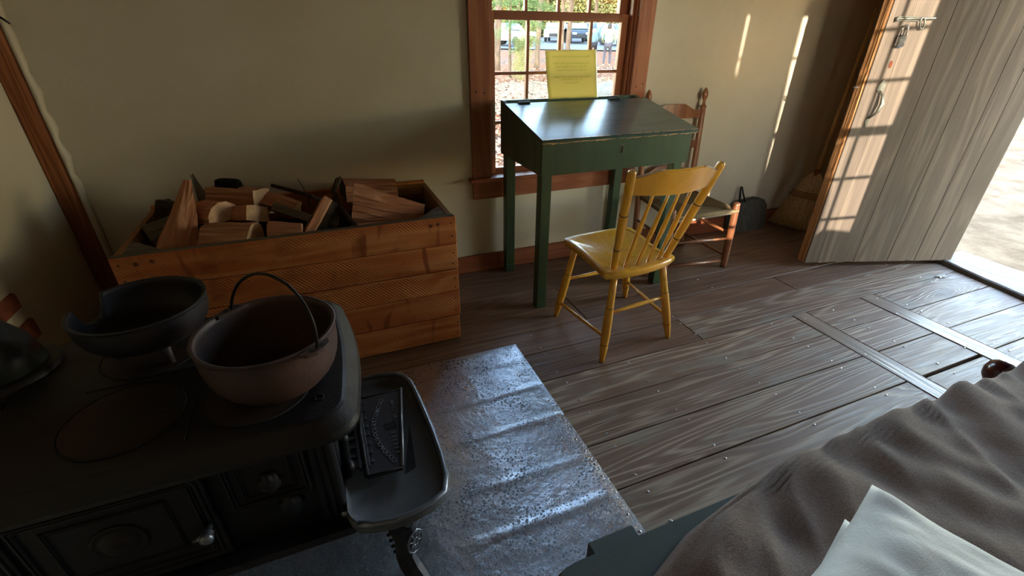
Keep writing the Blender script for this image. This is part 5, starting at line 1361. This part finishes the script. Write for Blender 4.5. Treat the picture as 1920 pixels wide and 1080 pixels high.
# people: continuous skinned figures seen from behind
M_skin = simple('skin', S(206, 160, 132), .6, 0, 10, .1, 0)
def person(d, sl, label, top, trous, hair, turn=0.0, hood=False):
    u = Vector((sl, 1)).normalized()*d; z0 = ground_z(u.x, u.y)+.05
    J = {'pelvis': (0, 0, .93), 'waist': (0, 0, 1.08), 'chest': (0, .0, 1.32), 'neck': (0, 0, 1.50), 'head': (0, .02, 1.60), 'crown': (0, .02, 1.70),
         'hl': (-.10, 0, .88), 'kl': (-.12, .05, .50), 'al': (-.13, -.02, .09), 'tl': (-.14, .14, .03), 'hr': (.10, 0, .88), 'kr': (.13, .10, .50), 'ar': (.14, .05, .09), 'tr': (.15, .21, .03),
         'sl': (-.19, 0, 1.42), 'el': (-.27, .02, 1.13), 'wl': (-.22, .18, .98), 'pl': (-.18, .25, .96), 'sr': (.19, 0, 1.42), 'er': (.27, .02, 1.13), 'wr': (.22, .18, .98), 'pr': (.18, .25, .96)}
    E_ = [('pelvis', 'waist'), ('waist', 'chest'), ('chest', 'neck'), ('neck', 'head'), ('head', 'crown'), ('pelvis', 'hl'), ('hl', 'kl'), ('kl', 'al'), ('al', 'tl'), ('pelvis', 'hr'), ('hr', 'kr'), ('kr', 'ar'), ('ar', 'tr'),
          ('chest', 'sl'), ('sl', 'el'), ('el', 'wl'), ('wl', 'pl'), ('chest', 'sr'), ('sr', 'er'), ('er', 'wr'), ('wr', 'pr')]
    rad = dict(pelvis=.135, waist=.125, chest=.15, neck=.06, head=.095, crown=.07, hl=.095, kl=.06, al=.042, tl=.035, hr=.095, kr=.06, ar=.042, tr=.035, sl=.07, el=.048, wl=.034, pl=.035, sr=.07, er=.048, wr=.034, pr=.035)
    t = thing('person', label, 'person', (u.x, u.y, z0)); t.rotation_euler = (0, 0, turn)
    def skin(keys, edges, rads, nm, mat, par=t):
        me = bpy.data.meshes.new(nm); idx = {k: i for i, k in enumerate(keys)}
        me.from_pydata([J[k] for k in keys], [(idx[a], idx[b]) for a, b in edges], []); me.materials.append(mat)
        o = bpy.data.objects.new(nm, me); col.objects.link(o); o.parent = par
        sm = o.modifiers.new('skin', 'SKIN'); sm.use_smooth_shade = True
        sv = me.skin_vertices[0].data if me.skin_vertices else None
        if sv is None:
            bm = bmesh.new(); bm.from_mesh(me); bm.verts.layers.skin.verify(); bm.to_mesh(me); bm.free(); sv = me.skin_vertices[0].data
        for k, i in idx.items(): sv[i].radius = (rads[k], rads[k]*.8); sv[i].use_root = (i == 0)
        o.modifiers.new('sub', 'SUBSURF').levels = 1; o.modifiers['sub'].render_levels = 2; return o
    skin(list(J), E_, rad, 'body', M_skin)
    g = {k: v*1.18+.012 for k, v in rad.items()}; g['neck'] = .075
    skin(['waist', 'pelvis', 'chest', 'neck', 'sl', 'el', 'wl', 'sr', 'er', 'wr'], [('pelvis', 'waist'), ('waist', 'chest'), ('chest', 'neck'), ('chest', 'sl'), ('sl', 'el'), ('el', 'wl'), ('chest', 'sr'), ('sr', 'er'), ('er', 'wr')], g, 'jacket', top)
    skin(['pelvis', 'hl', 'kl', 'al', 'hr', 'kr', 'ar'], [('pelvis', 'hl'), ('hl', 'kl'), ('kl', 'al'), ('pelvis', 'hr'), ('hr', 'kr'), ('kr', 'ar')], {k: v*1.2+.008 for k, v in rad.items()}, 'trousers', trous)
    q = MB(); rr = []
    for i in range(9):
        a = math.pi*(i/8)*.62; rr.append([(.108*math.sin(a)*math.cos(b*.3927)*(.95), .012+.115*math.sin(a)*math.sin(b*.3927)*(1.0 if math.sin(b*.3927) < 0 else .8), 1.60+.125*math.cos(a)-(.05 if math.sin(b*.3927) < 0 else 0)*(i/8)) for b in range(16)])
    q.loft(rr, True, False); me = q.mesh('hair'); me.materials.append(hair); o = bpy.data.objects.new('hood' if hood else 'hair', me); col.objects.link(o); o.parent = t
    return t
M_hair = simple('dark_hair', S(50, 40, 36), .7)
person(24.2, .598, 'person in a pale blue-grey hooded top and dark trousers, left of the pair outside', simple('pale_blue_top', S(92, 112, 118), .9), simple('dark_trousers', S(36, 34, 42), .9), simple('dark_hood', S(70, 90, 108), .9), -.5, True)
person(23.6, .636, 'person in a loose pale green-grey top and grey trousers, right of the pair outside', simple('pale_green_top', S(122, 132, 108), .9), simple('grey_trousers', S(72, 68, 78), .9), M_hair, -.55)
